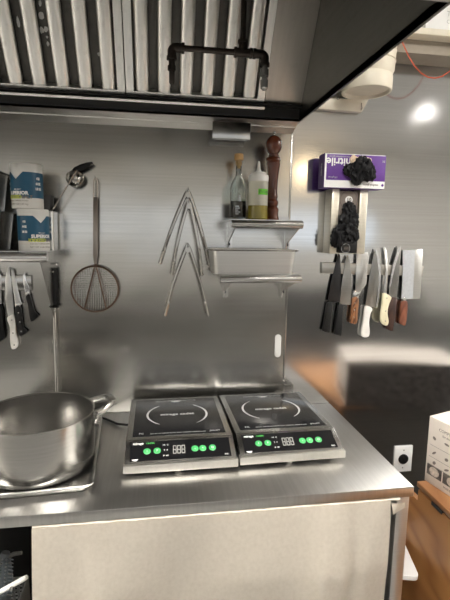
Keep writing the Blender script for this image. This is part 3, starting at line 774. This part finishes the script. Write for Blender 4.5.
# steel pans at the left edge of the shelf
def edge_pan(x0, z0, h, rot, label, name):
    t = thing(name, label, 'pan', (x0, -.12, z0), 'steel pans at the left end of the shelf')
    b = B(); rings_mesh([[p + Vector((x0, -.12, z0)) for p in r] for r in (pan_ring(.068, .075, .02, 0), pan_ring(.083, .088, .024, h), pan_ring(.0815, .0865, .023, h), pan_ring(.067, .074, .02, .002))], b)
    obj('body', b, M['steel'], t)
    b = B(); b.tube([p + Vector((x0, -.12, z0+h)) for p in pan_ring(.087, .092, .028, 0)], [(.0025, .005)]*28, 8, closed=True, flat=(0, 0, 1))
    obj('rim', b, M['steel'], t); return t
edge_pan(-.602, zs3+.0005, .13, 0, 'lower steel pan at the left end of the shelf, beside the salt tubs', 'steel_insert_pan')
edge_pan(-.615, zs3+.135, .13, 0, 'upper steel pan at the left end of the shelf, stacked on another', 'steel_insert_pan')
# ------------------------------------------------------------------ sharpening steel hanging from the bracket
Yk = -.03
def px_poly(pts, Y, lean=None):
    if lean is None: return [at(x, y, Y=Y) for x, y in pts]
    y0, y1, dY = lean        # leans off the wall towards its lower end
    return [at(x, y, Y=Y + dY*(y-y0)/(y1-y0)) for x, y in pts]
top = at(54.5, 268, Y=Yk); gd = at(54.2, 306, Y=Yk); tip = at(57, 396, Y=Yk)
ss = thing('sharpening_steel', 'long sharpening steel with black handle hanging from the shelf bracket', 'sharpening steel', tip)
L0 = [top + (gd-top)*i/8 for i in range(9)]
obj('handle', B().tube(L0, [.006, .0085, .0095, .0105, .0115, .0125, .0128, .012, .0095], 14), M['black'], ss)
obj('guard', B().tube([gd - Vector((0, 0, -.004)), gd - Vector((0, 0, .001)), gd - Vector((0, 0, .006))], [.012, .02, .015], 16), M['black'], ss)
obj('rod', B().tube([gd, tip + (gd-tip)*.03, tip], [.0065, .0062, .003], 12), M['steel_lt'], ss)
obj('ring', B().tube(arc(top + Vector((0, 0, .008)), .009, 0, 2*PI, 16)[:-1], .0016, 6, closed=True), M['steel_lt'], ss)
obj('hook', B().tube([top + Vector((0, .027, .017)), top + Vector((0, -.004, .0145)), top + Vector((0, -.006, .02))], .002, 6), M['steel'], ss)

# ------------------------------------------------------------------ skimmer
Ys = -.03
rc = at(95, 289, Y=Ys); RR = .0885
sk = thing('mesh_skimmer', 'round wire mesh skimmer with long flat handle hanging on the steel wall', 'skimmer', rc)
obj('hoop', B().tube(arc(rc, RR, 0, 2*PI, 48)[:-1], .0035, 8, closed=True), M['bronze'], sk)
ht, hb = at(95.5, 178, Y=Ys), at(95.5, 264, Y=Ys)
b = B()
ax = (hb-ht).normalized(); sd = Vector((ax.z, 0, -ax.x))
if sd.x < 0: sd = -sd
def HP(s, w): return ht + ax*s + sd*w
Lh = (hb-ht).length
b.prism([HP(.07, -.0085), HP(.07, .0085), HP(Lh-.03, .0085), HP(Lh, .004), HP(Lh, -.004), HP(Lh-.03, -.0085)], (0, -.003, 0), .0008)
for k in (-1, 1): b.tube([HP(.0, 0), HP(.005, k*.004), HP(.015, k*.0065), HP(.075, k*.0065)], .0026, 6)
obj('handle', b, steel('skimmer_handle_steel', (.36, .32, .28), .28, .4), sk)
b = B()
for tx in (84, 106): b.tube([hb + Vector((0, 0, .004)), at(tx+.3, 309.3, Y=Ys-.004)], .0028, 6)
obj('rib', b, M['bronze'], sk)
b = B(); n = 20
for i in range(1, n):
    for dirn in (0, 1):
        o_ = -RR + 2*RR*i/n; hl = math.sqrt(max(0, RR*RR - o_*o_)); m = max(4, int(hl/.012)); pts = []
        for j in range(m+1):
            w = -hl + 2*hl*j/m; dp = .022*(1 - (o_*o_+w*w)/(RR*RR))
            pts.append(rc + (Vector((o_, dp, w)) if dirn else Vector((w, dp, o_))))
        b.tube(pts, .0007, 4)
obj('wire_mesh', b, M['steel'], sk)
obj('hook', B().tube([(ht.x, -.001, ht.z-.001), (ht.x, -.036, ht.z-.003), (ht.x, -.038, ht.z+.005)], .0022, 6), M['steel_lt'], sk)

# ------------------------------------------------------------------ tongs
def tongs(apex, lt, rt, Y, label):
    A, Lp, Rp = at(*apex, Y=Y), at(*lt, Y=Y), at(*rt, Y=Y)
    t = thing('kitchen_tongs', label, 'tongs', A, 'tongs hanging on the steel wall')
    for k, Pp in ((-1, Lp), (1, Rp)):
        d = Pp - A; Ln = d.length; u = d.normalized(); s = Vector((u.z, 0, -u.x))
        pts, rad = [], []
        for i in range(49):
            f = i/48; bow = .012*math.sin(PI*f)*k
            pts.append(A + Vector((k*.004, 0, 0)) + d*f + Vector((bow*.5, 0, 0)))
            r = .0065 - .001*f
            if f > .78: r += .0024*math.cos((f-.78)*130) + .001
            rad.append((r, .0045 if f < .8 else .007))
        obj('arm', B().tube(pts, rad, 8, flat=(1, 0, 0)), M['tong'], t)
    obj('pivot', B().lathe([(0, -.007), (.0095, -.007), (.01, -.004), (.01, .006), (0, .006)], A + Vector((0, 0, -.012)), 18, 'Y'), M['tong'], t)
    b = B().tube([A + Vector((-.006, 0, -.01)), A + Vector((-.004, 0, .008)), A + Vector((0, 0, .013)), A + Vector((.004, 0, .008)), A + Vector((.006, 0, -.01))], .002, 6)
    obj('hanging_loop', b, M['steel_lt'], t)
    obj('hook', B().tube([A + Vector((0, -Y-.001, .011)), A + Vector((0, -.006, .009)), A + Vector((0, -.008, .016))], .002, 6), M['steel'], t)
tongs((188, 192), (161, 264), (209, 266), -.024, 'longest tongs with the widest spread, topmost on the steel wall')
tongs((189, 203), (173, 275), (201, 276), -.046, 'narrow tongs hanging in front of the topmost pair')
tongs((188, 247), (166, 316), (207, 316), -.034, 'lowest tongs on the steel wall, left of the steam pan')

# ------------------------------------------------------------------ glove dispenser, right wall
gr = thing('glove_rack', 'pale steel glove box rack with two upright rails on the right wall', 'rack', (.757, -.03, 1.56))
rz0, rz1 = 1.562, 1.818
obj('rail', B().box(.682, .713, -.075, -.001, rz0, rz1, .002), M['rail'], gr)
obj('rail', B().box(.799, .833, -.075, -.001, rz0, rz1, .002), M['rail'], gr)
obj('back_plate', B().box(.71, .802, -.006, -.001, rz0, rz1).box(.71, .802, -.07, -.001, rz0, rz0+.004), M['rail'], gr)
gb = thing('glove_box', 'dark glove box standing in the steel rack below the purple box', 'box', (.756, -.035, rz0+.004))
bx = obj('carton', B().box(.716, .796, -.066, -.007, rz0+.0045, rz1-.006, .002), M['dgrey'], gb)
f = -.0665
obj('front_print', B().box(.7165, .7955, f-.0005, f, 1.715, rz1-.008), M['taupe'], bx)
def disc(c, r0, r1, n=28):
    b = B(); vs = []
    for i in range(n):
        a = 2*PI*i/n; vs += [(c[0]+r0*math.cos(a), c[1], c[2]+r0*math.sin(a)), (c[0]+r1*math.cos(a), c[1], c[2]+r1*math.sin(a))]
    b.add(vs, [(2*i, 2*i+1, (2*i+3) % (2*n), (2*i+2) % (2*n)) for i in range(n)]); return b
obj('ring_print', disc((.7565, f-.0008, 1.776), .036, .0372), M['dgrey'], bx, 0)
for c, r in (((.7565, f-.001, 1.776), .0155), ((.7435, f-.0245, 1.584), .0125)):
    q = obj('round_label', B().lathe([(0, 0), (r, 0), (r, .001), (0, .001)], c, 24, 'Y'), M['printw'], bx)
    ORG[q.name] = ORG[bx.name]
    obj('emblem', B().text('10', r*1.3, Matrix.Translation((c[0], c[1]-.0014, c[2])) @ Matrix.Rotation(PI/2, 4, 'X'), bold=.0008), M['cprint'], q, 0)
def crumple(blobs, seed, amp=.42, fr=45):
    b = B()
    for (c, r, sc) in blobs:
        t = bmesh.new(); bmesh.ops.create_icosphere(t, subdivisions=4, radius=1)
        for v in t.verts:
            d = v.co.normalized(); q = Vector((d.x*2.3, d.y*2.0, d.z*1.1)) + Vector((seed + c[0]*fr, c[1]*fr, c[2]*fr))
            ridge = 1 - abs(noise.noise(q))*2.2
            k = 1 + amp*(ridge - .6) + amp*.35*noise.noise(q*2.1)
            v.co = Vector((d.x*r*sc[0], d.y*r*sc[1], d.z*r*sc[2]))*k + Vector(c)
        b.merge(t)
    return b
g1 = crumple([((.755, -.078, 1.735), .027, (1, .6, 1.2)), ((.757, -.084, 1.695), .034, (1.05, .6, 1.1)), ((.748, -.088, 1.655), .036, (1.1, .6, 1)), ((.712, -.09, 1.63), .032, (.9, .5, 1.3)), ((.775, -.084, 1.635), .026, (.9, .6, 1.3)), ((.698, -.088, 1.612), .022, (.8, .5, 1.1))], 3.0)
o = obj('glove_bunch', g1, M['blackrub'], gb, 60); o['label'] = 'crumpled black gloves pulled out of the box'
obj('tab', B().box(.7185, .7925, -.092, -.0665, 1.565, 1.612, .003), M['black'], gb)
obj('ring_print', disc((.7435, -.0922, 1.584), .017, .0183), M['printw'], bx, 0)
pb = thing('purple_glove_box', 'purple nitrile glove box standing upside down on the steel rack', 'box', (.76, -.055, 1.82))
x0, x1, z0, z1, yf = .637, .888, 1.8185, 1.948, -.1
cb = obj('carton', B().box(x0, x1, yf, -.034, z0, z1, .0015), M['purple'], pb)
obj('side_print', B().box(x0-.0006, x0, yf+.004, -.036, z0+.002, z1-.002), M['purpled'], cb)
obj('white_band', B().box(x0+.001, x1-.001, yf-.0006, yf, z0+.001, z0+.029), M['printw'], cb)
obj('white_band', B().box(x0-.0, x0+.007, yf-.0007, yf, z0+.001, z1-.001).box(x0+.002, x1-.004, yf-.0007, yf, z1-.0035, z1-.001), M['printw'], cb)
T = lambda x, z: Matrix.Translation((x, yf-.0008, z)) @ Matrix.Rotation(PI/2, 4, 'X') @ Matrix.Rotation(PI, 4, 'Z')
obj('lettering', B().text('nitrile', .042, T(.692, 1.917), bold=.0008), M['printw'], cb, 0)
obj('lettering', B().text('powder free examination gloves', .0085, T(.71, 1.936)).text('100 gloves', .009, T(.672, 1.858)).text('M', .014, T(.878, 1.925)), M['print'], cb, 0)
obj('lettering', B().text('medical gloves', .011, T(.828, 1.833), bold=.0003), M['cprint'], cb, 0)
b = B(); b.add([(.872, yf-.001, 1.833), (.878, yf-.001, 1.84), (.884, yf-.001, 1.833), (.878, yf-.001, 1.826)], [(0, 1, 2, 3)])
obj('emblem', b, M['purple'], cb, 0)
obj('lettering', B().text('nitrile', .02, Matrix.Translation((x0-.001, -.068, 1.89)) @ Matrix.Rotation(-PI/2, 4, 'Z') @ Matrix.Rotation(PI/2, 4, 'X') @ Matrix.Rotation(PI/2, 4, 'Z'), bold=.0003), M['print'], cb, 0)
b = B()
pts = [Vector((.783 + .058*math.cos(a), yf-.001, 1.888 + .04*math.sin(a))) for a in [2*PI*i/32 for i in range(32)]]
b.prism(pts, (0, -.0006, 0))
obj('opening', b, M['black'], cb)
b = crumple([((.752, -.102, 1.926), .016, (.9, .5, 1.1)), ((.788, -.103, 1.934), .014, (1.6, .45, .5)), ((.812, -.103, 1.926), .012, (1.2, .5, .8))], 9, .25)
obj('torn_flap', b, M['skin'], cb, 60)
b = crumple([((.783, -.115, 1.9), .036, (1, .7, 1.05)), ((.738, -.112, 1.886), .026, (1.1, .7, .9)), ((.81, -.115, 1.88), .03, (.9, .6, 1.2)), ((.765, -.115, 1.868), .03, (.9, .6, 1.2)), ((.762, -.11, 1.848), .016, (.8, .6, 1)), ((.822, -.112, 1.866), .018, (1.1, .6, .9))], 5.0)
o = obj('glove_bunch', b, M['blackrub'], pb, 60); o['label'] = 'crumpled black gloves pulled through the opening'

# ------------------------------------------------------------------ knife strips and knives
M['strip'] = steel('strip_steel', (.5, .485, .45), .3, .42)
a, b_, c, d = at(322, 262, Y=-.0137), at(424, 266.5, Y=-.0137), at(422, 276, Y=-.0137), at(322, 273.5, Y=-.0137)
b = B().prism([a, b_, c, d], (0, .0127, 0), .001)
single('magnetic_knife_strip', b, M['strip'], 'long pale magnetic knife strip on the right wall panel', 'knife strip', (a+c)/2, 'magnetic knife strips')
b = B().prism([(-.95, -.0137, 1.468), (-.48, -.0137, 1.467), (-.48, -.0137, 1.41), (-.95, -.0137, 1.412)], (0, .0127, 0), .001)
single('magnetic_knife_strip', b, M['steel'], 'magnetic knife strip on the wall under the left shelf', 'knife strip', (-.7, -.006, 1.44), 'magnetic knife strips')
def resample(pts, k=3):
    out = []; n = len(pts)
    for i in range(n):
        p0, p1, p2, p3 = pts[i-1], pts[i], pts[(i+1) % n], pts[(i+2) % n]
        for j in range(k):
            t = j/k
            out.append(tuple(.5*((2*p1[q]) + (-p0[q]+p2[q])*t + (2*p0[q]-5*p1[q]+4*p2[q]-p3[q])*t*t + (-p0[q]+3*p1[q]-3*p2[q]+p3[q])*t**3) for q in (0, 1)))
    return out
YK = -.0165
def knife(label, blade, handle, bm, hm, edge=None, rivets=(), bolster=None, name='kitchen_knife', Y=YK, em=None, group='knives on the magnetic strips', hth=.016, smoothh=True, lean=None):
    base = at(sum(p[0] for p in handle)/len(handle), sum(p[1] for p in handle)/len(handle), Y=Y)
    t = thing(name, label, 'knife', base, group)
    bl = obj('blade', B().prism(px_poly(blade, Y, lean), (0, .0028, 0), .0004), bm, t, 25)
    if edge: obj('cutting_edge', B().prism(px_poly(edge, Y-.0008), (0, .001, 0)), em or M['edge'], bl, 0)
    hpts = resample(handle, 3) if smoothh else handle
    # rounded handle: three stacked outlines
    Yc = Y + .0014; P0 = px_poly(hpts, Yc, lean); cen = sum(P0, Vector())/len(P0)
    rings = []
    for dy, sc in ((-hth/2, .62), (-hth*.42, .84), (-hth*.22, 1), (hth*.22, 1), (hth*.42, .84), (hth/2, .62)):
        rings.append([cen + Vector(((p.x-cen.x)*(sc*.5+.5) , p.y-cen.y, (p.z-cen.z)*(1-(1-sc)*.07))) + Vector((0, dy, 0)) for p in P0])
    b = B(); rings_mesh(rings, b)
    h = obj('handle', b, hm, t, 50)
    for rx, ry in rivets:
        obj('rivet', B().lathe([(0, 0), (.003, 0), (.0028, .0016), (0, .002)], (lambda q: at(rx, ry, Y=q.y-hth/2+.0008))(px_poly([(rx, ry)], Yc, lean)[0]), 12, 'Y'), M['steel_lt'], h)
    if bolster: obj('bolster', B().prism(px_poly(bolster, Y-.004), (0, .011, 0), .002), M['steel_lt'], t)
    return t
knife('black bladed chef knife, leftmost on the right knife strip', [(333.5, 301.5), (327.8, 301), (331, 283), (335, 266), (338.5, 253.5), (340.2, 255), (341, 272), (339.8, 302)],
      [(328.5, 302), (326.5, 305), (322.6, 327), (322, 330.5), (326, 332), (329, 331.5), (331, 315), (332.2, 303)], M['blade_d'], M['black'], edge=None, smoothh=True)
knife('dark grey knife with slender black handle, second from left on the right strip', [(339.5, 304), (341.5, 285), (345, 262), (347.5, 255), (349.6, 258), (352, 282), (351, 304.8), (342, 304.5)],
      [(338, 303.5), (334.8, 324), (333.5, 334), (340.5, 335.8), (341.5, 330), (343, 304.5)], M['blade_m'], M['black'], smoothh=False)
knife('square tipped vegetable knife with striped brown handle on the right strip', [(355.5, 290), (356.6, 253.5), (357.5, 252.3), (367.5, 252.5), (368.3, 255), (366.5, 284), (361, 291.5), (358.5, 297.5), (355.5, 297.5)],
      [(352, 297.5), (350.5, 310), (349.4, 321.5), (351.5, 323.3), (356.3, 323), (357.8, 310), (358, 298)], M['blade'], M['pakka'], bolster=[(354.4, 290), (358.5, 292.5), (361.5, 291), (358, 298.5), (351.9, 298)], rivets=((354.8, 303), (354.3, 310), (353.6, 317)))
knife('chef knife with plain white handle, curved edge facing right', [(365.5, 306), (369.5, 276), (374, 254), (376.6, 249), (379.2, 257), (380.5, 273), (379.2, 292), (377, 308), (371.5, 307)],
      [(364.6, 306.3), (363.2, 318), (361, 330), (361.2, 335.5), (364.5, 337.3), (368.3, 336), (369.3, 331), (368.6, 322), (370, 313.5), (372, 309.5), (370.5, 307)], M['blade_m'], M['whandle'], edge=[(376.4, 248.9), (379.4, 257), (381.2, 273), (380, 292), (377.5, 308.2), (376, 307.5), (378.3, 291), (379, 273), (377.2, 258.5), (375.6, 250.5)])
knife('slim curved boning knife with cream riveted handle on the right strip', [(383.3, 293.5), (385.2, 282), (385.8, 268), (384.6, 256), (383.4, 248), (385.3, 247.3), (387, 253), (388.2, 267), (387.4, 284), (386.8, 294.5)],
      [(382.6, 293.3), (381.6, 303), (380.2, 313), (380, 320.5), (383, 324.6), (386.8, 325.3), (388.3, 321), (387, 313), (388.4, 305), (390.6, 299.5), (391, 297), (387, 294)], M['blade'], M['ivory'], edge=None, rivets=((386.8, 298), (385.6, 311), (385.4, 321)), lean=(262, 310, -.017), hth=.013)
knife('butcher knife with dark brown handle behind the cream handled one', [(388.7, 297), (389.5, 286), (393.3, 266), (398.6, 248), (400.6, 246.4), (401.3, 249), (400.2, 262), (398.3, 284), (396.6, 297.5)],
      [(388.6, 297), (387.5, 312), (385.8, 328.5), (389, 330.5), (392.5, 331), (395, 315), (396.8, 297.5)], M['blade_m'], M['darkwood'], edge=[(400.8, 246.2), (398.2, 248), (393, 265), (389, 287), (390.3, 287), (395, 267.5), (400.2, 250.5)], smoothh=False, hth=.013)
knife('large rectangular cleaver with short red brown handle, rightmost on the strip', [(401.3, 299), (402.6, 274), (403, 250), (422.6, 249.3), (423, 252), (421.6, 275), (420.2, 298.8), (406, 299.3)],
      [(401, 301.5), (399.8, 312), (399, 322.5), (401.5, 324.7), (405, 324.6), (406.7, 313), (406.8, 301.5)], M['blade'], M['rosewood'], edge=[(401.6, 298.6), (402.9, 274), (403.3, 250.3), (415, 250), (414, 275), (413, 298.8)], em=M['galv'], name='meat_cleaver', bolster=[(402.6, 298), (405.8, 298), (405.8, 302), (402.6, 302)])
knife('long knife with white riveted handle on the left strip', [(8.2, 318), (5.5, 300), (5.2, 280), (7.5, 268), (9, 266.5), (11.5, 285), (13.3, 303), (14.5, 316)],
      [(7.3, 318.5), (10, 327), (10.3, 339), (11.5, 347.5), (14.3, 349), (17.8, 346.5), (18.5, 341), (16.4, 333), (16, 324), (14.4, 314.8), (10, 315.5)], M['blade'], M['whandle'], rivets=((11.8, 320), (13, 333), (14.3, 345)))
knife('knife with black triple riveted handle on the left strip', [(15.3, 305), (12.3, 285), (11.3, 269), (13, 268), (17, 285), (21, 302.5), (22.5, 302), (20, 306.5)],
      [(15.3, 307), (16.6, 320), (18.5, 333.5), (22.5, 335.5), (27, 332), (26, 329), (23.5, 327), (22.3, 318), (20.5, 306.5)], M['blade'], M['black'], rivets=((18.5, 313), (20, 322), (21.2, 331.5)), bolster=[(14.8, 303.5), (19.8, 303), (20.5, 307), (15.2, 308)])
knife('small paring knife with black handle, rightmost on the left strip', [(25.5, 294), (23.3, 284), (22.8, 275), (25, 272.5), (26.3, 281), (29, 287), (30, 292)],
      [(25.8, 296.5), (28, 305), (30.5, 319.5), (33.5, 321), (38.3, 316.5), (37.5, 314), (34.8, 311), (31.5, 300), (29.8, 294)], M['edge'], M['black'], bolster=[(25, 292.5), (29, 291), (30, 294.5), (26, 296.8)])
knife('black handled knife cut by the left edge of the photo', [(-6, 304), (-6, 280), (-3, 270), (1, 275), (1.5, 304)],
      [(-6, 305), (-5, 325), (-3, 340), (0, 341.5), (4.6, 337), (3.3, 322), (2, 306)], M['blade'], M['black'])

# small white plate on the wall
c = at(278, 346, Y=-.004)
pts = []
for i in range(13): pts.append(Vector((c.x + .0135*math.cos(PI*i/12), -.004, c.z + .036 + .0135*math.sin(PI*i/12))))
for i in range(13): pts.append(Vector((c.x + .0135*math.cos(PI+PI*i/12), -.004, c.z - .036 + .0135*math.sin(PI+PI*i/12))))
single('oval_wall_plate', B().prism(pts, (0, .0035, 0), .001), M['whitew'], 'small white oval plate on the wall left of the seam', 'plate', c)

# outlet
p0, p1 = at(395, 446.5, Y=-.005), at(411, 471, Y=-.005)
ot = thing('wall_outlet', 'white wall outlet plate with round black socket right of the table', 'outlet', ((p0.x+p1.x)/2, -.002, (p0.z+p1.z)/2))
obj('plate', B().box(p0.x, p1.x, -.006, -.001, p1.z, p0.z, .002), M['whitew'], ot)
c = Vector(((p0.x+p1.x)/2, -.006, (p0.z+p1.z)/2))
s = obj('socket', B().lathe([(0, 0), (.024, 0), (.024, .004), (.021, .006), (.02, .004), (0, .004)], c, 32, 'Y'), M['black'], ot)
b = B()
for a in (90, 210, 330):
    q = c + Vector((.011*math.cos(math.radians(a)), -.0045, .011*math.sin(math.radians(a)))); b.box(q.x-.0015, q.x+.0015, q.y-.0006, q.y, q.z-.004, q.z+.004)
obj('slot', b, M['trough'], s)
for dz in (-.043, .043): obj('screw', B().lathe([(0, 0), (.003, 0), (.0025, .0015), (0, .0018)], c + Vector((0, 0, dz)), 10, 'Y'), M['steel'], ot)

# ------------------------------------------------------------------ wooden cabinet, carton
wx, wy1, wy0, wz = .955, -.366, -1.25, .727
wc = thing('wooden_cabinet', 'low honey coloured wooden cabinet right of the steel table', 'cabinet', (1.3, -.9, 0))
obj('side_panel', B().box(wx+.002, wx+.022, wy0, wy1-.01, 0, wz-.028).box(wx+.002, wx+.022, wy1-.01, -.03, 0, .655), M['cab'], wc)
obj('body', B().box(wx+.022, 1.62, wy0+.02, wy1-.02, .05, wz-.034), M['cabdark'], wc)
obj('top', B().box(wx, 1.66, wy0-.02, wy1, wz-.02, wz, .002), M['cabtop'], wc)
b = B()
for y in (-.46, -.62, -.8, -.98, -1.16): b.box(wx-.0005, wx+.03, y-.06, y, wz-.034, wz-.0205)
obj('slot', b, M['trough'], wc)
q0 = at(424.3, 480, Z=wz); q1 = at(450, 497, Z=wz)
u = (q1-q0).normalized(); v = Vector((-u.y, u.x, 0)); v = v if v.x > 0 else -v
hC = .255; LC, WC = .36, .6  # width extended out of view to cover the reflection of the cabinet top
ct = thing('cardboard_carton', 'white cardboard carton with printed pictures on the wooden cabinet', 'box', q0 + u*LC/2 + v*WC/2)
def CP(a, z, o=0): return q0 + u*a + Vector((0, 0, z)) - v*o
b = B().prism([CP(0, .001), CP(LC, .001), CP(LC, .001)+v*WC, CP(0, .001)+v*WC], (0, 0, hC-.004), .0015)
cb = obj('carton', b, M['carton'], ct)
b = B().prism([CP(0, hC-.003), CP(LC, hC-.003), CP(LC, hC+.006)+v*.15, CP(0, hC+.006)+v*.15], (0, 0, .002)); obj('flap', b, M['carton'], ct)
b = B().prism([CP(0, hC+.006)+v*.152, CP(LC, hC+.006)+v*.152, CP(LC, hC-.003)+v*WC, CP(0, hC-.003)+v*WC], (0, 0, .002)); obj('flap', b, M['carton'], ct)
b = B().prism([q0 - u*.0006 + Vector((0, 0, .002)) + v*.002, q0 - u*.0006 + Vector((0, 0, .002)) + v*(WC-.002), q0 - u*.0006 + Vector((0, 0, hC-.008)) + v*(WC-.002), q0 - u*.0006 + Vector((0, 0, hC-.008)) + v*.002], u*.0005)
obj('added_dark_end', b, M['cdark'], cb)  # unseen dark sheet added to dim the reflection of the carton
def mC(a, z): # text on the face: along u, up z
    p = CP(a, z, .0006); n = -v
    return Matrix(((u.x, 0, n.x, p.x), (u.y, 0, n.y, p.y), (0, 1, 0, p.z), (0, 0, 0, 1)))
b = B().text('COMPLETE SET', .016, mC(.1, hC-.035)).text('for the kitchen', .012, mC(.1, hC-.052)).text('MADE IN CHINA', .012, mC(.13, .02))
obj('lettering', b, M['cprint'], cb, 0)
b = B()
for zz in (.15, .105, .075): b.prism([CP(.012, zz, .0005), CP(LC-.02, zz, .0005), CP(LC-.02, zz+.0012, .0005), CP(.012, zz+.0012, .0005)], -v*.0003)
for r_, zz in enumerate((.18, .125, .088)):
    for k in range(5):
        a0 = .02 + k*.055 + r_*.004; ang = random.uniform(-.8, .8); w, h = (.011, .004) if (k+r_) % 2 else (.008, .006)
        b.prism([CP(a0 + w*math.cos(t)*math.cos(ang) - h*math.sin(t)*math.sin(ang) + .01, zz + w*math.cos(t)*math.sin(ang) + h*math.sin(t)*math.cos(ang), .0005) for t in [2*PI*i/10 for i in range(10)]], -v*.0003)
obj('pictogram', b, M['cprint'], cb, 0)
for k, (a0, a1) in enumerate(((.008, .075), (.08, .16), (.165, .25))):
    p = obj('picture', B().prism([CP(a0, .034, .0005), CP(a1, .034, .0005), CP(a1, .074, .0005), CP(a0, .074, .0005)], -v*.0003), M['cdark'], cb, 0)
    am = (a0+a1)/2
    obj('picture_motif', B().prism([CP(am + .022*math.cos(t), .054 + .017*math.sin(t), .001) for t in [2*PI*i/20 for i in range(20)]], -v*.0003), M['cdark2'], p, 0)

# ------------------------------------------------------------------ upper right wall
c = Vector((.782, -.115, 2.17)); rD = .092
dr = thing('round_canister', 'round cream plastic canister on the wall right of the hood', 'canister', c)
obj('rim_band', B().lathe([(0, .012), (rD-.012, .012), (rD-.01, 0), (rD-.002, 0), (rD, .004), (rD, .05), (rD-.003, .056), (0, .056)], c, 56), M['cream'], dr)
obj('body', B().lathe([(0, .05), (rD-.004, .056), (rD+.004, .07), (rD+.008, .16), (rD+.004, .34), (0, .34)], c, 56), M['cream'], dr)
b = B()
for z in (.1, .135): b.lathe([(rD+.005, z), (rD+.0085, z+.002), (rD+.005, z+.004)], c, 56)
obj('ridge', b, M['cream'], dr)
mp_ = at(338, 97, Y=-.02); 
pts = [at(318, 98, Y=-.03), at(369, 99, Y=-.03), at(362, 112, Y=-.03), at(318, 108.5, Y=-.03)]
b = B().prism(pts, (0, .029, 0), .002); obj('mounting_plate', b, M['cream'], dr)
pts = [at(338, 96.5, Y=-.035), at(364, 97.5, Y=-.035)]
p_ = at(338, 98.5, Y=-.031)
o = obj('bolt', B().lathe([(0, 0), (.006, 0), (.005, .008), (0, .009)], p_, 12, 'Y'), M['steel'], dr)
p_ = at(361.5, 103, Y=-.03)
obj('clip', B().tube([p_, p_ + Vector((.001, -.004, -.02)), p_ + Vector((-.003, -.004, -.027))], .002, 6), M['steel'], dr)
hs = thing('high_wall_shelf', 'cream edged shelf high on the wall in the upper right corner', 'shelf', (1.3, -.08, 2.38))
obj('board', B().box(.84, 1.9, -.16, -.001, 2.372, 2.395, .003), M['cream'], hs)
obj('shaded_underside', B().box(.86, 1.9, -.11, -.001, 2.325, 2.372), M['undershade'], hs)  # darker block stands for the shadowed underside of the shelf
hc = thing('white_carton', 'white carton with faint print on the high shelf, upper right corner', 'box', (1.2, -.08, 2.396))
cb = obj('carton', B().box(.985, 1.5, -.145, -.01, 2.3955, 2.6, .003), M['whitew'], hc)
T = lambda x, z: Matrix.Translation((x, -.1456, z)) @ Matrix.Rotation(PI/2, 4, 'X')
obj('lettering', B().text('TAKE OUT', .026, T(1.13, 2.455)).text('CONTAINERS', .02, T(1.13, 2.428)), M['print'], cb, 0)
Yw = -.13
wp = [(396, 30), (400, 37), (404, 46), (409, 57), (414.5, 66), (421, 73), (428, 77.3), (435, 78.2), (442, 76.5), (450, 71), (458, 62), (464, 50), (468, 38)]
b = B().tube([at(x, y, Y=Yw) for x, y in wp], .0022, 8)
single('red_wire', b, M['red'], 'thin red wire drooping in front of the wall, upper right corner', 'wire', at(430, 78, Y=Yw))

# ------------------------------------------------------------------ world and output
w = bpy.data.worlds.new('world'); S.world = w; w.use_nodes = True
w.node_tree.nodes['Background'].inputs[0].default_value = (.8, .85, .9, 1); w.node_tree.nodes['Background'].inputs[1].default_value = 1.6
vs = S.view_settings; vs.view_transform = 'Standard'; vs.look = 'None'; vs.gamma = 1; vs.use_curve_mapping = False; vs.exposure = 0
